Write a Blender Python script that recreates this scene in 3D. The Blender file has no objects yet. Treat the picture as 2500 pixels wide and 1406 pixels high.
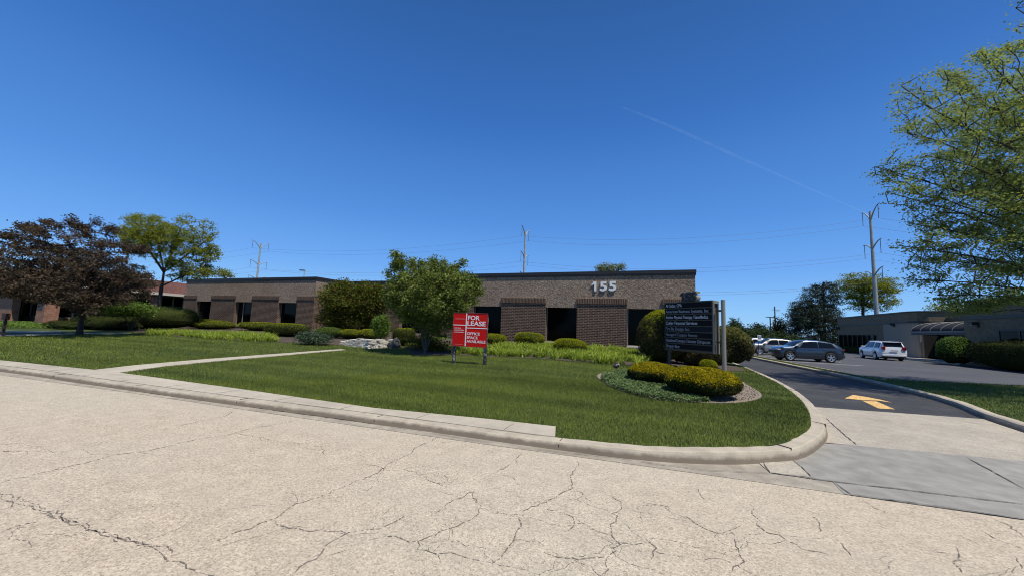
import bpy, bmesh, math
import numpy as np
from mathutils import Vector, Matrix
rng = np.random.default_rng(7)
S = bpy.context.scene
# ------------------------------------------------------------------ camera, world, sun, exposure
F = 905.0; CH = 1.65
_hs = 0.0402
_hd = np.array([1, _hs, 0]); _hd /= np.linalg.norm(_hd)
_p0 = np.array([0, 750.2 + _hs * 1250 - 703, F])
_up = np.cross(_hd, _p0); _up /= np.linalg.norm(_up)
if _up[1] > 0: _up = -_up
_vv = np.array([360.0, 750.2 + _hs * 1610 - 703, F]); _vv -= _up * _vv.dot(_up); _vv /= np.linalg.norm(_vv)
_x = np.cross(_vv, _up)
if _x[0] < 0: _x = -_x
R = np.array([_x, _vv, _up])
C0 = np.array([0, 0, CH])
cam = bpy.data.cameras.new('camera'); co = bpy.data.objects.new('camera', cam); S.collection.objects.link(co)
cam.sensor_width = 36; cam.lens = F / 2500 * 36; cam.clip_start = 0.05; cam.clip_end = 20000
M = Matrix.Identity(4)
for r in range(3):
    M[r][0] = R[r][0]; M[r][1] = -R[r][1]; M[r][2] = -R[r][2]; M[r][3] = C0[r]
co.matrix_world = M
S.camera = co
SUNV = np.array([.38, -.18, .91]); SUNV /= np.linalg.norm(SUNV)
elev = math.asin(SUNV[2]); az = math.atan2(SUNV[0], SUNV[1])
W = bpy.data.worlds.new('World'); S.world = W; W.use_nodes = True
nt = W.node_tree; sky = nt.nodes.new('ShaderNodeTexSky'); sky.sky_type = 'NISHITA'; sky.sun_disc = False
sky.sun_elevation = elev; sky.sun_rotation = az; sky.altitude = 200; sky.air_density = 1.0; sky.dust_density = 0.1; sky.ozone_density = 3.0
bg = nt.nodes['Background']; bg.inputs[1].default_value = 0.10
# clear deep-blue spring sky: a colour ramp by height, mixed strongly over the sky texture
_g = nt.nodes.new('ShaderNodeTexCoord'); _s = nt.nodes.new('ShaderNodeSeparateXYZ'); nt.links.new(_g.outputs['Generated'], _s.inputs[0])
_r = nt.nodes.new('ShaderNodeValToRGB'); nt.links.new(_s.outputs[2], _r.inputs[0]); _e = _r.color_ramp.elements
for _i, (_p, _c) in enumerate(((0.0, (.33, .62, .98)), (.06, (.25, .56, 1.0)), (.15, (.145, .40, .93)), (.27, (.085, .29, .78)), (.5, (.036, .165, .54)), (.7, (.023, .11, .37)), (1.0, (.018, .085, .29)))):
    if _i > 1: _e.new(_p)
    _e[_i].position = _p; _e[_i].color = (*_c, 1)
_v = nt.nodes.new('ShaderNodeVectorMath'); _v.operation = 'SCALE'; nt.links.new(_r.outputs[0], _v.inputs[0]); _v.inputs['Scale'].default_value = 10
_m = nt.nodes.new('ShaderNodeMix'); _m.data_type = 'RGBA'; _m.inputs[0].default_value = .88; nt.links.new(sky.outputs[0], _m.inputs[6]); nt.links.new(_v.outputs[0], _m.inputs[7]); nt.links.new(_m.outputs[2], bg.inputs[0])
sl = bpy.data.lights.new('sun', 'SUN'); sl.energy = 5.0; sl.angle = math.radians(.5); sl.color = (1, .94, .83)
so = bpy.data.objects.new('sun', sl); S.collection.objects.link(so)
so.rotation_euler = Vector(SUNV).to_track_quat('Z', 'Y').to_euler(); so.location = (10, -10, 30)
S.view_settings.view_transform = 'Standard'; S.view_settings.look = 'None'; S.view_settings.gamma = 1
S.view_settings.exposure = 0.0
S.cycles.pixel_filter_type = 'BLACKMAN_HARRIS'; S.cycles.filter_width = 1.05; S.cycles.max_bounces = 6; S.cycles.transparent_max_bounces = 12

# ------------------------------------------------------------------ measuring helpers (survey of the place)
def ray(px, py): return R @ np.array([px - 1250.0, py - 703.0, F])
def atz(px, py, z): d = ray(px, py); return C0 + d * ((z - CH) / d[2])
def aty(px, py, y): d = ray(px, py); return C0 + d * (y / d[1])
def atx(px, py, x): d = ray(px, py); return C0 + d * (x / d[0])
def atd(px, py, dep): return C0 + ray(px, py) / F * dep
def proj(P):
    c = (np.asarray(P, float) - C0) @ R
    return 1250 + F * c[..., 0] / c[..., 2], 703 + F * c[..., 1] / c[..., 2]
def ss(t): t = np.clip(t, 0, 1); return t * t * (3 - 2 * t)
def zc(x): return .10 + .05 * ss((np.asarray(x, float) + 2) / 3)
CURB = [(-90, -1.3), (-50, 1.6), (-30, 3.05), (-15.9, 4.3), (-12.5, 4.5), (-8.5, 4.75), (-4.4, 5.08), (-1.4, 5.28), (-.23, 5.42), (.7, 5.75), (1.31, 6.14), (1.75, 6.52), (2.19, 7.25), (2.62, 8.2), (3.02, 9.6), (3.45, 11.6), (3.78, 13.94), (4.0, 17), (4.08, 20), (4.12, 26), (4.14, 60), (4.15, 110)]
def zA(x, y):
    x = np.asarray(x, float); y = np.asarray(y, float)
    yc = 5.25 + 0.072 * np.minimum(x, 0)
    dy = np.maximum(y - yc, 0)
    r = .64 * np.minimum(dy / 18., 1.15) ** 1.5
    und = .012 * np.sin(x * .9 + .5 * y) * np.sin(y * .7) * np.clip(dy / 3, 0, 1)
    return zc(x) - .005 + r * ss((4.2 - x) / 7.5) * (1 - .62 * ss((-26 - x) / 20.)) + und
def march(px, py):
    d = ray(px, py); d = d / np.linalg.norm(d); t = 1.
    while t < 150:
        p = C0 + d * t
        if p[2] < float(zA(p[0], p[1])): return p
        t += .01 + .0005 * t
    return C0 + d * 30

# ------------------------------------------------------------------ object helpers
col = S.collection
def tag(o, label=None, cat=None, group=None, kind=None):
    if label: o['label'] = label
    if cat: o['category'] = cat
    if group: o['group'] = group
    if kind: o['kind'] = kind
    return o
def empty(name, loc=(0, 0, 0), rz=0, label=None, cat=None, group=None):
    o = bpy.data.objects.new(name, None); col.objects.link(o); o.location = loc; o.rotation_euler = (0, 0, rz)
    o.empty_display_size = .2
    return tag(o, label, cat, group)
def obj(name, V, Fc, mats, parent=None, mi=None, smooth=False):
    me = bpy.data.meshes.new(name)
    V = np.asarray(V, dtype=np.float32).reshape(-1, 3)
    if isinstance(Fc, np.ndarray):
        k = Fc.shape[1]; n = len(Fc)
        me.vertices.add(len(V)); me.vertices.foreach_set('co', V.ravel())
        me.loops.add(n * k); me.loops.foreach_set('vertex_index', Fc.astype(np.int32).ravel())
        me.polygons.add(n); me.polygons.foreach_set('loop_start', np.arange(0, n * k, k, dtype=np.int32))
        me.update(calc_edges=True)
    else:
        me.from_pydata([tuple(map(float, v)) for v in V], [], [tuple(map(int, f)) for f in Fc])
    if not isinstance(mats, (list, tuple)): mats = [mats]
    for m in mats: me.materials.append(m)
    if mi is not None: me.polygons.foreach_set('material_index', np.asarray(mi, dtype=np.int32))
    if smooth: me.polygons.foreach_set('use_smooth', np.ones(len(me.polygons), dtype=bool))
    me.update()
    o = bpy.data.objects.new(name, me); col.objects.link(o)
    if parent is not None: o.parent = parent
    return o
class MB:
    def __init__(s): s.v = []; s.f = []
    def add(s, V, Fs):
        n = len(s.v); s.v += [tuple(map(float, p)) for p in V]; s.f += [tuple(int(i) + n for i in f) for f in Fs]; return s
    def box(s, x0, x1, y0, y1, z0, z1):
        return s.add([(x, y, z) for z in (z0, z1) for x, y in ((x0, y0), (x1, y0), (x1, y1), (x0, y1))],
                     [(3, 2, 1, 0), (4, 5, 6, 7), (0, 1, 5, 4), (1, 2, 6, 5), (2, 3, 7, 6), (3, 0, 4, 7)])
    def tube(s, pts, rad, k=8, caps=True):
        pts = [Vector(p) for p in pts]
        if not hasattr(rad, '__len__'): rad = [rad] * len(pts)
        V = []; Fs = []
        for i, p in enumerate(pts):
            a = pts[max(i - 1, 0)]; b = pts[min(i + 1, len(pts) - 1)]
            t = (b - a).normalized(); u = t.cross(Vector((0, 0, 1)))
            if u.length < 1e-3: u = Vector((1, 0, 0))
            u.normalize(); w = t.cross(u)
            for j in range(k):
                an = 2 * math.pi * j / k; V.append(p + (u * math.cos(an) + w * math.sin(an)) * rad[i])
        for i in range(len(pts) - 1):
            for j in range(k):
                Fs.append((i * k + j, i * k + (j + 1) % k, (i + 1) * k + (j + 1) % k, (i + 1) * k + j))
        if caps: Fs.append(tuple(range(k))[::-1]); Fs.append(tuple((len(pts) - 1) * k + j for j in range(k)))
        return s.add(V, Fs)
    def prism(s, poly, z0, z1):
        n = len(poly)
        V = [(p[0], p[1], z0) for p in poly] + [(p[0], p[1], z1) for p in poly]
        return s.add(V, [tuple(range(n))[::-1], tuple(range(n, 2 * n))] + [(i, (i + 1) % n, n + (i + 1) % n, n + i) for i in range(n)])
    def build(s, name, mat, parent=None, bevel=0, smooth=False):
        o = obj(name, s.v, s.f, mat, parent, smooth=smooth)
        if bevel:
            m = o.modifiers.new('b', 'BEVEL'); m.width = bevel; m.segments = 2; m.limit_method = 'ANGLE'
        return o
def inpoly(P, poly):
    x = P[:, 0]; y = P[:, 1]; r = np.zeros(len(P), bool); n = len(poly); j = n - 1
    for i in range(n):
        xi, yi = poly[i][:2]; xj, yj = poly[j][:2]
        c = ((yi > y) != (yj > y)) & (x < (xj - xi) * (y - yi) / (yj - yi + 1e-12) + xi); r ^= c; j = i
    return r

# ------------------------------------------------------------------ materials
def mat(name, c=(.5, .5, .5), rough=.8, metal=0, spec=.5):
    m = bpy.data.materials.new(name); m.use_nodes = True
    b = m.node_tree.nodes['Principled BSDF']
    b.inputs['Base Color'].default_value = (*c, 1); b.inputs['Roughness'].default_value = rough
    b.inputs['Metallic'].default_value = metal; b.inputs['Specular IOR Level'].default_value = spec
    return m
def N(m, t, **k):
    n = m.node_tree.nodes.new(t)
    for a, v in k.items():
        if a in n.inputs.keys() if hasattr(n.inputs, 'keys') else False: n.inputs[a].default_value = v
        else: setattr(n, a, v)
    return n
def L(m, a, b): m.node_tree.links.new(a, b)
def noise(m, scale, detail=4, vec=None, rough=.5, dist=0):
    n = N(m, 'ShaderNodeTexNoise'); n.inputs['Scale'].default_value = scale; n.inputs['Detail'].default_value = detail
    n.inputs['Roughness'].default_value = rough; n.inputs['Distortion'].default_value = dist
    if vec is None:
        tc = N(m, 'ShaderNodeTexCoord'); vec = tc.outputs['Object']
    L(m, vec, n.inputs['Vector']); return n
def ramp(m, src, stops):
    r = N(m, 'ShaderNodeValToRGB'); e = r.color_ramp.elements
    while len(e) < len(stops): e.new(.5)
    for i, (p, c) in enumerate(stops):
        e[i].position = p; e[i].color = (*c, 1) if len(c) == 3 else c
    L(m, src, r.inputs[0]); return r
def mixc(m, fac, a, b, blend='MIX'):
    n = N(m, 'ShaderNodeMix'); n.data_type = 'RGBA'; n.blend_type = blend
    if isinstance(fac, (int, float)): n.inputs[0].default_value = fac
    else: L(m, fac, n.inputs[0])
    for i, v in ((6, a), (7, b)):
        if isinstance(v, tuple): n.inputs[i].default_value = (*v, 1)
        else: L(m, v, n.inputs[i])
    return n.outputs[2]
def bump(m, h, strength=.5, dist=.02):
    b = N(m, 'ShaderNodeBump'); b.inputs['Strength'].default_value = strength; b.inputs['Distance'].default_value = dist
    L(m, h, b.inputs['Height']); L(m, b.outputs[0], m.node_tree.nodes['Principled BSDF'].inputs['Normal']); return b
def P(m): return m.node_tree.nodes['Principled BSDF']
def speckled(name, lo, hi, fine, big=.6, bs=.3, bd=.004, tint=None, contrast=(.35, .65), rough=.9, bigamt=.35):
    m = mat(name, hi, rough)
    n1 = noise(m, fine, 3, rough=.7); n2 = noise(m, big, 4)
    r1 = ramp(m, n1.outputs[0], [(contrast[0], lo), (contrast[1], hi)])
    c2 = tint if tint else tuple(v * .8 for v in hi)
    r2 = ramp(m, n2.outputs[0], [(.35, (1, 1, 1)), (.7, tuple(min(1, a / max(b, 1e-3)) for a, b in zip(c2, hi)))])
    c = mixc(m, 1.0, r1.outputs[0], r2.outputs[0], 'MULTIPLY')
    n3 = noise(m, 4.5, 5); r3 = ramp(m, n3.outputs[0], [(.3, (1 - bigamt * .5,) * 3), (.7, (1, 1, 1))])
    c = mixc(m, 1.0, c, r3.outputs[0], 'MULTIPLY')
    L(m, c, P(m).inputs['Base Color']); bump(m, n1.outputs[0], bs, bd); return m
m_road = speckled('road_aggregate', (.40, .36, .29), (.60, .545, .44), 30, .22, .25, .004, tint=(.60, .51, .40), contrast=(.30, .62))
m_conc = speckled('curb_concrete', (.38, .33, .25), (.60, .53, .41), 160, .8, .2, .003, bigamt=.5)
m_conc2 = speckled('walk_concrete', (.40, .35, .27), (.58, .52, .41), 110, .7, .25, .003)
m_gut = speckled('gutter_concrete', (.34, .30, .235), (.52, .465, .37), 120, .5, .2, .002, bigamt=.7)
m_apron = speckled('apron_concrete', (.36, .325, .265), (.54, .485, .395), 90, .6, .35, .004)
m_grey = speckled('grey_concrete', (.27, .255, .225), (.385, .37, .33), 120, .9, .15, .002, bigamt=.6)
m_asph = speckled('asphalt', (.022, .023, .027), (.085, .086, .092), 60, .35, .4, .004, tint=(.06, .06, .066), contrast=(.4, .75))
m_lot = speckled('old_asphalt', (.06, .062, .07), (.14, .142, .152), 50, .25, .4, .004, tint=(.10, .10, .11), contrast=(.4, .75))
m_mulch = speckled('mulch', (.03, .02, .014), (.13, .095, .07), 40, 1.2, .8, .02)
m_dirt = speckled('dry_soil', (.16, .125, .095), (.40, .33, .255), 30, 2.0, .8, .02)
m_crack = mat('crack_sealer', (.15, .13, .11), .95)
_n = noise(m_crack, 38, 2); _r = ramp(m_crack, _n.outputs[0], [(.40, (0, 0, 0)), (.56, (1, 1, 1))]); L(m_crack, _r.outputs[0], P(m_crack).inputs['Alpha'])
m_joint = mat('joint_dark', (.09, .08, .07), .95)
m_yel = mat('yellow_paint', (.8, .45, .1), .8)
_n = noise(m_yel, 30, 4); _r = ramp(m_yel, _n.outputs[0], [(.36, (.18, .13, .07)), (.47, (.68, .42, .13)), (.7, (.76, .52, .22))]); L(m_yel, _r.outputs[0], P(m_yel).inputs['Base Color'])
m_wpaint = mat('white_paint', (.7, .7, .68), .8)

def aggregate(m, scale, stops, amt=1.0):
    t = N(m, 'ShaderNodeTexCoord'); v = N(m, 'ShaderNodeTexVoronoi'); v.inputs['Scale'].default_value = scale; L(m, t.outputs['Object'], v.inputs['Vector'])
    sp = N(m, 'ShaderNodeSeparateColor'); L(m, v.outputs['Color'], sp.inputs[0]); r = ramp(m, sp.outputs[0], stops)
    old = P(m).inputs['Base Color'].links[0].from_socket; c = mixc(m, amt, old, r.outputs[0], 'MULTIPLY'); L(m, c, P(m).inputs['Base Color'])
    if P(m).inputs['Normal'].links: b = P(m).inputs['Normal'].links[0].from_node; b.inputs['Strength'].default_value = .15
aggregate(m_road, 105, [(0, (.55, .50, .45)), (.18, (.80, .77, .72)), (.6, (.96, .94, .90)), (1, (1.12, 1.10, 1.04))])
aggregate(m_asph, 70, [(0, (.6, .6, .6)), (.7, (1, 1, 1)), (.93, (1.6, 1.6, 1.5)), (1, (2.2, 2.1, 2))])
aggregate(m_apron, 60, [(0, (.78, .76, .72)), (.5, (1, 1, 1)), (1, (1.12, 1.1, 1.06))])
def over(m, fac, c): # lay colour c over the base colour by a factor socket
    old = P(m).inputs['Base Color'].links[0].from_socket; L(m, mixc(m, fac, old, c), P(m).inputs['Base Color'])
_t = N(m_road, 'ShaderNodeTexCoord'); _m2 = N(m_road, 'ShaderNodeMapping'); _m2.inputs['Rotation'].default_value = (0, 0, -.07); _m2.inputs['Scale'].default_value = (.12, 1.5, 1); L(m_road, _t.outputs['Object'], _m2.inputs[0])
_n = noise(m_road, 1.0, 4, _m2.outputs[0]); _r = ramp(m_road, _n.outputs[0], [(.42, (0, 0, 0)), (.72, (.40,) * 3)]); over(m_road, _r.outputs[0], (.40, .35, .27))
_n = noise(m_road, 1.7, 5, rough=.65); _r = ramp(m_road, _n.outputs[0], [(.60, (0, 0, 0)), (.75, (.35,) * 3)]); over(m_road, _r.outputs[0], (.33, .28, .215))
_n = noise(m_road, 9, 3, rough=.6); _r = ramp(m_road, _n.outputs[0], [(.72, (0, 0, 0)), (.78, (.6,) * 3)]); over(m_road, _r.outputs[0], (.24, .20, .16))
_t = N(m_conc, 'ShaderNodeTexCoord'); _s2 = N(m_conc, 'ShaderNodeSeparateXYZ'); L(m_conc, _t.outputs['Object'], _s2.inputs[0]); _n = noise(m_conc, 7, 5, rough=.65)
_a2 = N(m_conc, 'ShaderNodeMath'); _a2.operation = 'MULTIPLY_ADD'; L(m_conc, _n.outputs[0], _a2.inputs[0]); _a2.inputs[1].default_value = -.10; L(m_conc, _s2.outputs[2], _a2.inputs[2])
_r = ramp(m_conc, _a2.outputs[0], [(.0, (.85,) * 3), (.045, (0, 0, 0))]); over(m_conc, _r.outputs[0], (.15, .115, .08))
_n = noise(m_gut, 2.2, 5, rough=.65); _r = ramp(m_gut, _n.outputs[0], [(.45, (0, 0, 0)), (.75, (.7,) * 3)]); over(m_gut, _r.outputs[0], (.20, .165, .125))
for _q in (m_grey, m_apron):
    _n = noise(_q, 1.3, 5, rough=.7); _r = ramp(_q, _n.outputs[0], [(.55, (0, 0, 0)), (.8, (.45,) * 3)]); over(_q, _r.outputs[0], (.20, .18, .15))
    _n = noise(_q, 16, 2); _r = ramp(_q, _n.outputs[0], [(.74, (0, 0, 0)), (.77, (.8,) * 3)]); over(_q, _r.outputs[0], (.12, .11, .10))
_n = noise(m_asph, .8, 5, rough=.65); _r = ramp(m_asph, _n.outputs[0], [(.5, (0, 0, 0)), (.7, (.35,) * 3)]); over(m_asph, _r.outputs[0], (.14, .135, .13))
def grass_mat(name, dark, light, island):
    m = mat(name, light, .7, spec=.2)
    tc = N(m, 'ShaderNodeTexCoord'); v = tc.outputs['Object']
    mp = N(m, 'ShaderNodeMapping'); mp.inputs['Rotation'].default_value = (0, 0, .42); mp.inputs['Scale'].default_value = (.10, 1.1, 1); L(m, v, mp.inputs[0])
    st = noise(m, 1.0, 3, mp.outputs[0]); n2 = noise(m, .9, 4, v); n3 = noise(m, 14, 4, v, .7)
    a = ramp(m, st.outputs[0], [(.35, dark), (.68, light)])
    b = ramp(m, n2.outputs[0], [(.3, (.78, .8, .8)), (.55, (1, 1, 1)), (.75, (1.0, .98, .75))])
    c = mixc(m, 1.0, a.outputs[0], b.outputs[0], 'MULTIPLY')
    if island:
        g = N(m, 'ShaderNodeNewGeometry'); r3 = ramp(m, g.outputs['Random Per Island'], [(0, (.7, .75, .65)), (.6, (1, 1, 1)), (.95, (1.15, 1.1, .9)), (1, (1.45, 1.3, 1.0))])
    else: r3 = ramp(m, n3.outputs[0], [(.3, (.45, .5, .4)), (.7, (1.1, 1.1, 1.0))])
    c = mixc(m, 1.0, c, r3.outputs[0], 'MULTIPLY'); L(m, c, P(m).inputs['Base Color'])
    if not island: bump(m, n3.outputs[0], 1, .03)
    return m
m_lawn = grass_mat('lawn_turf', (.052, .074, .015), (.095, .125, .028), False)
m_blade = grass_mat('lawn_blades', (.112, .146, .024), (.195, .228, .042), True)

def leaf_mat(name, cols, trans=.3, rough=.55, lump=1.2):
    m = mat(name, cols[0], rough + .1, spec=.12)
    g = N(m, 'ShaderNodeNewGeometry'); n = noise(m, lump, 3)
    k = len(cols); r = ramp(m, g.outputs['Random Per Island'], [(i / max(k - 1, 1), c) for i, c in enumerate(cols)])
    r2 = ramp(m, n.outputs[0], [(.35, (.72, .74, .72)), (.65, (1.12, 1.1, 1.05))])
    c = mixc(m, 1.0, r.outputs[0], r2.outputs[0], 'MULTIPLY'); L(m, c, P(m).inputs['Base Color'])
    if trans:
        t = N(m, 'ShaderNodeBsdfTranslucent'); L(m, c, t.inputs[0]); x = N(m, 'ShaderNodeMixShader'); x.inputs[0].default_value = trans
        out = m.node_tree.nodes['Material Output']; L(m, P(m).outputs[0], x.inputs[1]); L(m, t.outputs[0], x.inputs[2]); L(m, x.outputs[0], out.inputs[0])
    return m
m_plum = leaf_mat('plum_leaves', [(.050, .032, .026), (.085, .055, .040), (.075, .068, .032), (.125, .088, .062), (.10, .072, .062)], .25, .65)
m_loc = leaf_mat('locust_leaves', [(.15, .20, .022), (.24, .28, .03), (.34, .34, .035), (.19, .24, .03)], .45)
m_locr = leaf_mat('locust_leaves_near', [(.19, .26, .07), (.28, .35, .09), (.38, .41, .08), (.24, .31, .12)], .5)
m_crab = leaf_mat('crabapple_leaves', [(.08, .12, .022), (.15, .20, .035), (.21, .26, .05), (.30, .34, .11)], .35, .4)
m_burn = leaf_mat('shrub_leaves', [(.055, .085, .013), (.10, .13, .018), (.15, .165, .022), (.17, .11, .03)], .3, .5)
m_vib = leaf_mat('viburnum_leaves', [(.08, .15, .025), (.14, .23, .04), (.20, .29, .06)], .3, .45)
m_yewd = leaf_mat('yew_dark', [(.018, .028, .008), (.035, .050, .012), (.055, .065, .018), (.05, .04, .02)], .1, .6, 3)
m_yew_lit_tip = leaf_mat('yew_lit_tips', [(.29, .32, .008), (.40, .41, .010), (.22, .26, .010), (.46, .43, .012)], .3, .6, 3)  # yellow new growth, with sunlit brightness painted into the upper half
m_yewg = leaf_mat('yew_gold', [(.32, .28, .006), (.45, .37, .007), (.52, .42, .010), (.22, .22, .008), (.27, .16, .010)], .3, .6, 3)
m_jun = leaf_mat('juniper', [(.03, .045, .02), (.055, .075, .03), (.08, .10, .045)], .1, .6, 2)
m_brbush = leaf_mat('barberry', [(.035, .030, .016), (.07, .058, .03), (.10, .08, .045), (.06, .07, .02)], .15, .6, 2)
m_pine = leaf_mat('pine_needles', [(.022, .035, .02), (.04, .058, .035), (.06, .078, .05)], .05, .6, 2)
m_far = leaf_mat('far_leaves', [(.035, .055, .018), (.06, .09, .03), (.09, .125, .045)], .2, .6, .3)
m_fard = leaf_mat('far_dark_leaves', [(.018, .028, .014), (.035, .048, .022), (.05, .065, .03)], .1, .6, .3)
m_lily = leaf_mat('daylily_blades', [(.19, .27, .03), (.27, .36, .04), (.36, .44, .07), (.13, .20, .03)], .35, .4, 1.5)
m_ivy = leaf_mat('ground_cover_leaves', [(.06, .10, .030), (.095, .15, .045), (.15, .21, .085), (.05, .08, .025)], .2, .4, 2)
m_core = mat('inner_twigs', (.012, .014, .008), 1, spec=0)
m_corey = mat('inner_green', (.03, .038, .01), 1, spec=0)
m_bark = mat('bark', (.06, .045, .035), .95)
_n = noise(m_bark, 12, 5); _r = ramp(m_bark, _n.outputs[0], [(.3, (.025, .019, .016)), (.7, (.085, .066, .052))]); L(m_bark, _r.outputs[0], P(m_bark).inputs['Base Color']); bump(m_bark, _n.outputs[0], .8, .03)
m_barkl = mat('bark_grey', (.14, .12, .10), .95)
_n = noise(m_barkl, 14, 5); _r = ramp(m_barkl, _n.outputs[0], [(.3, (.06, .05, .042)), (.7, (.19, .165, .14))]); L(m_barkl, _r.outputs[0], P(m_barkl).inputs['Base Color']); bump(m_barkl, _n.outputs[0], .8, .02)

def brick_mat(name, c1, c2, mortar, w=.305, h=.1016, ms=.011, vertical=False, var=None):
    m = mat(name, c1, .85)
    tc = N(m, 'ShaderNodeTexCoord'); sp = N(m, 'ShaderNodeSeparateXYZ'); L(m, tc.outputs['Object'], sp.inputs[0])
    ad = N(m, 'ShaderNodeMath'); ad.operation = 'ADD'; L(m, sp.outputs[0], ad.inputs[0]); L(m, sp.outputs[1], ad.inputs[1])
    cb = N(m, 'ShaderNodeCombineXYZ'); L(m, ad.outputs[0], cb.inputs[0]); L(m, sp.outputs[2], cb.inputs[1])
    b = N(m, 'ShaderNodeTexBrick'); L(m, cb.outputs[0], b.inputs['Vector'])
    b.inputs['Color1'].default_value = (*c1, 1); b.inputs['Color2'].default_value = (*c2, 1); b.inputs['Mortar'].default_value = (*mortar, 1)
    b.inputs['Scale'].default_value = 1; b.inputs['Mortar Size'].default_value = ms; b.inputs['Mortar Smooth'].default_value = .15
    b.inputs['Brick Width'].default_value = w; b.inputs['Row Height'].default_value = h; b.offset = 0 if vertical else .5
    n = noise(m, 3, 5); n2 = noise(m, 90, 3)
    r = ramp(m, n.outputs[0], [(.3, (.72, .72, .72)), (.7, (1.1, 1.08, 1.05))]); c = mixc(m, 1, b.outputs[0], r.outputs[0], 'MULTIPLY')
    r = ramp(m, n2.outputs[0], [(.3, (.75, .75, .75)), (.7, (1.15, 1.15, 1.15))]); c = mixc(m, 1, c, r.outputs[0], 'MULTIPLY')
    L(m, c, P(m).inputs['Base Color'])
    iv = N(m, 'ShaderNodeMath'); iv.operation = 'MULTIPLY_ADD'; L(m, b.outputs['Fac'], iv.inputs[0]); iv.inputs[1].default_value = -1; L(m, n2.outputs[0], iv.inputs[2])
    bump(m, iv.outputs[0], .3, .004); return m
m_brick = brick_mat('brown_brick', (.045, .023, .013), (.10, .052, .032), (.42, .31, .22), ms=.009)
m_sold = brick_mat('soldier_brick', (.060, .029, .018), (.11, .056, .034), (.38, .28, .19), w=.1016, h=.42, vertical=True)
m_rbrick = brick_mat('red_brick', (.25, .085, .048), (.38, .155, .09), (.40, .30, .22), w=.305, h=.1016)
m_tan = brick_mat('tan_brick', (.165, .122, .073), (.20, .15, .092), (.125, .097, .062), w=.40, h=.10, ms=.008)
m_tanf = brick_mat('fascia_brick', (.18, .135, .082), (.205, .152, .092), (.135, .105, .07), w=2.4, h=.30, ms=.01)
m_rib = mat('ribbed_block', (.28, .235, .18), .9)
_tc = N(m_rib, 'ShaderNodeTexCoord'); _sp = N(m_rib, 'ShaderNodeSeparateXYZ'); L(m_rib, _tc.outputs['Object'], _sp.inputs[0]); _ad = N(m_rib, 'ShaderNodeMath'); L(m_rib, _sp.outputs[0], _ad.inputs[0]); L(m_rib, _sp.outputs[1], _ad.inputs[1])
_mu = N(m_rib, 'ShaderNodeMath'); _mu.operation = 'MULTIPLY'; L(m_rib, _ad.outputs[0], _mu.inputs[0]); _mu.inputs[1].default_value = 31
_si = N(m_rib, 'ShaderNodeMath'); _si.operation = 'SINE'; L(m_rib, _mu.outputs[0], _si.inputs[0]); bump(m_rib, _si.outputs[0], 1, .02)
m_stuc = mat('rough_stucco', (.36, .30, .25), .95, spec=.2)
_n1 = noise(m_stuc, 9, 5, rough=.65, dist=1.3); _n2 = noise(m_stuc, 45, 4); _n3 = noise(m_stuc, .5, 4)
_r = ramp(m_stuc, _n1.outputs[0], [(.30, (.13, .095, .070)), (.48, (.30, .23, .175)), (.70, (.54, .43, .33))])
_r3 = ramp(m_stuc, _n3.outputs[0], [(.3, (.86, .83, .82)), (.7, (1.05, 1.05, 1.05))])
_c = mixc(m_stuc, 1, _r.outputs[0], _r3.outputs[0], 'MULTIPLY'); L(m_stuc, _c, P(m_stuc).inputs['Base Color'])
_ad = N(m_stuc, 'ShaderNodeMath'); _ad.operation = 'MULTIPLY_ADD'; L(m_stuc, _n2.outputs[0], _ad.inputs[0]); _ad.inputs[1].default_value = .35; L(m_stuc, _n1.outputs[0], _ad.inputs[2])
bump(m_stuc, _ad.outputs[0], 1, .085)
m_cop = mat('dark_coping_metal', (.025, .02, .018), .45)
m_trim = mat('brown_trim', (.05, .035, .03), .6)
m_glass = mat('dark_glass', (.003, .003, .003), .08, spec=.06)
m_alum = mat('aluminium_frame', (.35, .33, .31), .4, .6)
m_dark = mat('dark_bronze', (.02, .018, .016), .5)
m_roofm = mat('roof_membrane', (.12, .11, .10), .9)
m_sill = mat('limestone_sill', (.55, .5, .43), .8)
m_numw = mat('white_numbers', (.90, .90, .88), .5)
m_shin = speckled('red_shingles', (.08, .035, .03), (.20, .085, .07), 9, .8, .5, .02)
m_stone = speckled('white_limestone', (.50, .45, .36), (.80, .76, .66), 14, 3, .8, .02)
m_steel = mat('galvanised_steel', (.4, .4, .4), .6, 0, .3)
_n = noise(m_steel, 1.5, 3); _r = ramp(m_steel, _n.outputs[0], [(.3, (.30, .30, .29)), (.7, (.42, .42, .41))]); L(m_steel, _r.outputs[0], P(m_steel).inputs['Base Color'])
m_wire = mat('wire', (.12, .13, .14), .6)
m_wood = mat('pole_wood', (.10, .075, .055), .9)
m_signred = mat('sign_red', (.62, .012, .010), .6, spec=.1)
m_signwh = mat('sign_white', (.82, .80, .78), .5)
m_signthin = mat('sign_thin_lettering', (.72, .25, .24), .5)
m_post = mat('weathered_black_post', (.03, .032, .036), .7)
_n = noise(m_post, 9, 4, rough=.7); _r = ramp(m_post, _n.outputs[0], [(.52, (.022, .024, .03)), (.62, (.35, .34, .32))]); L(m_post, _r.outputs[0], P(m_post).inputs['Base Color'])
m_olive = mat('olive_sign_metal', (.085, .080, .065), .6, spec=.2)
m_oliveL = mat('olive_post_metal', (.25, .235, .19), .45)
m_slat = mat('black_slat', (.006, .0065, .008), .6, spec=.15)
m_slat2 = mat('navy_slat', (.014, .017, .023), .6, spec=.15)
m_let1 = mat('white_lettering', (.62, .63, .66), .6)
m_let2 = mat('grey_lettering', (.36, .37, .41), .6)
m_let3 = mat('dim_lettering', (.24, .26, .29), .6)
m_tyre = mat('tyre_rubber', (.015, .015, .016), .8)
m_rim = mat('alloy_rim', (.6, .61, .62), .3, .8)
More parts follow.
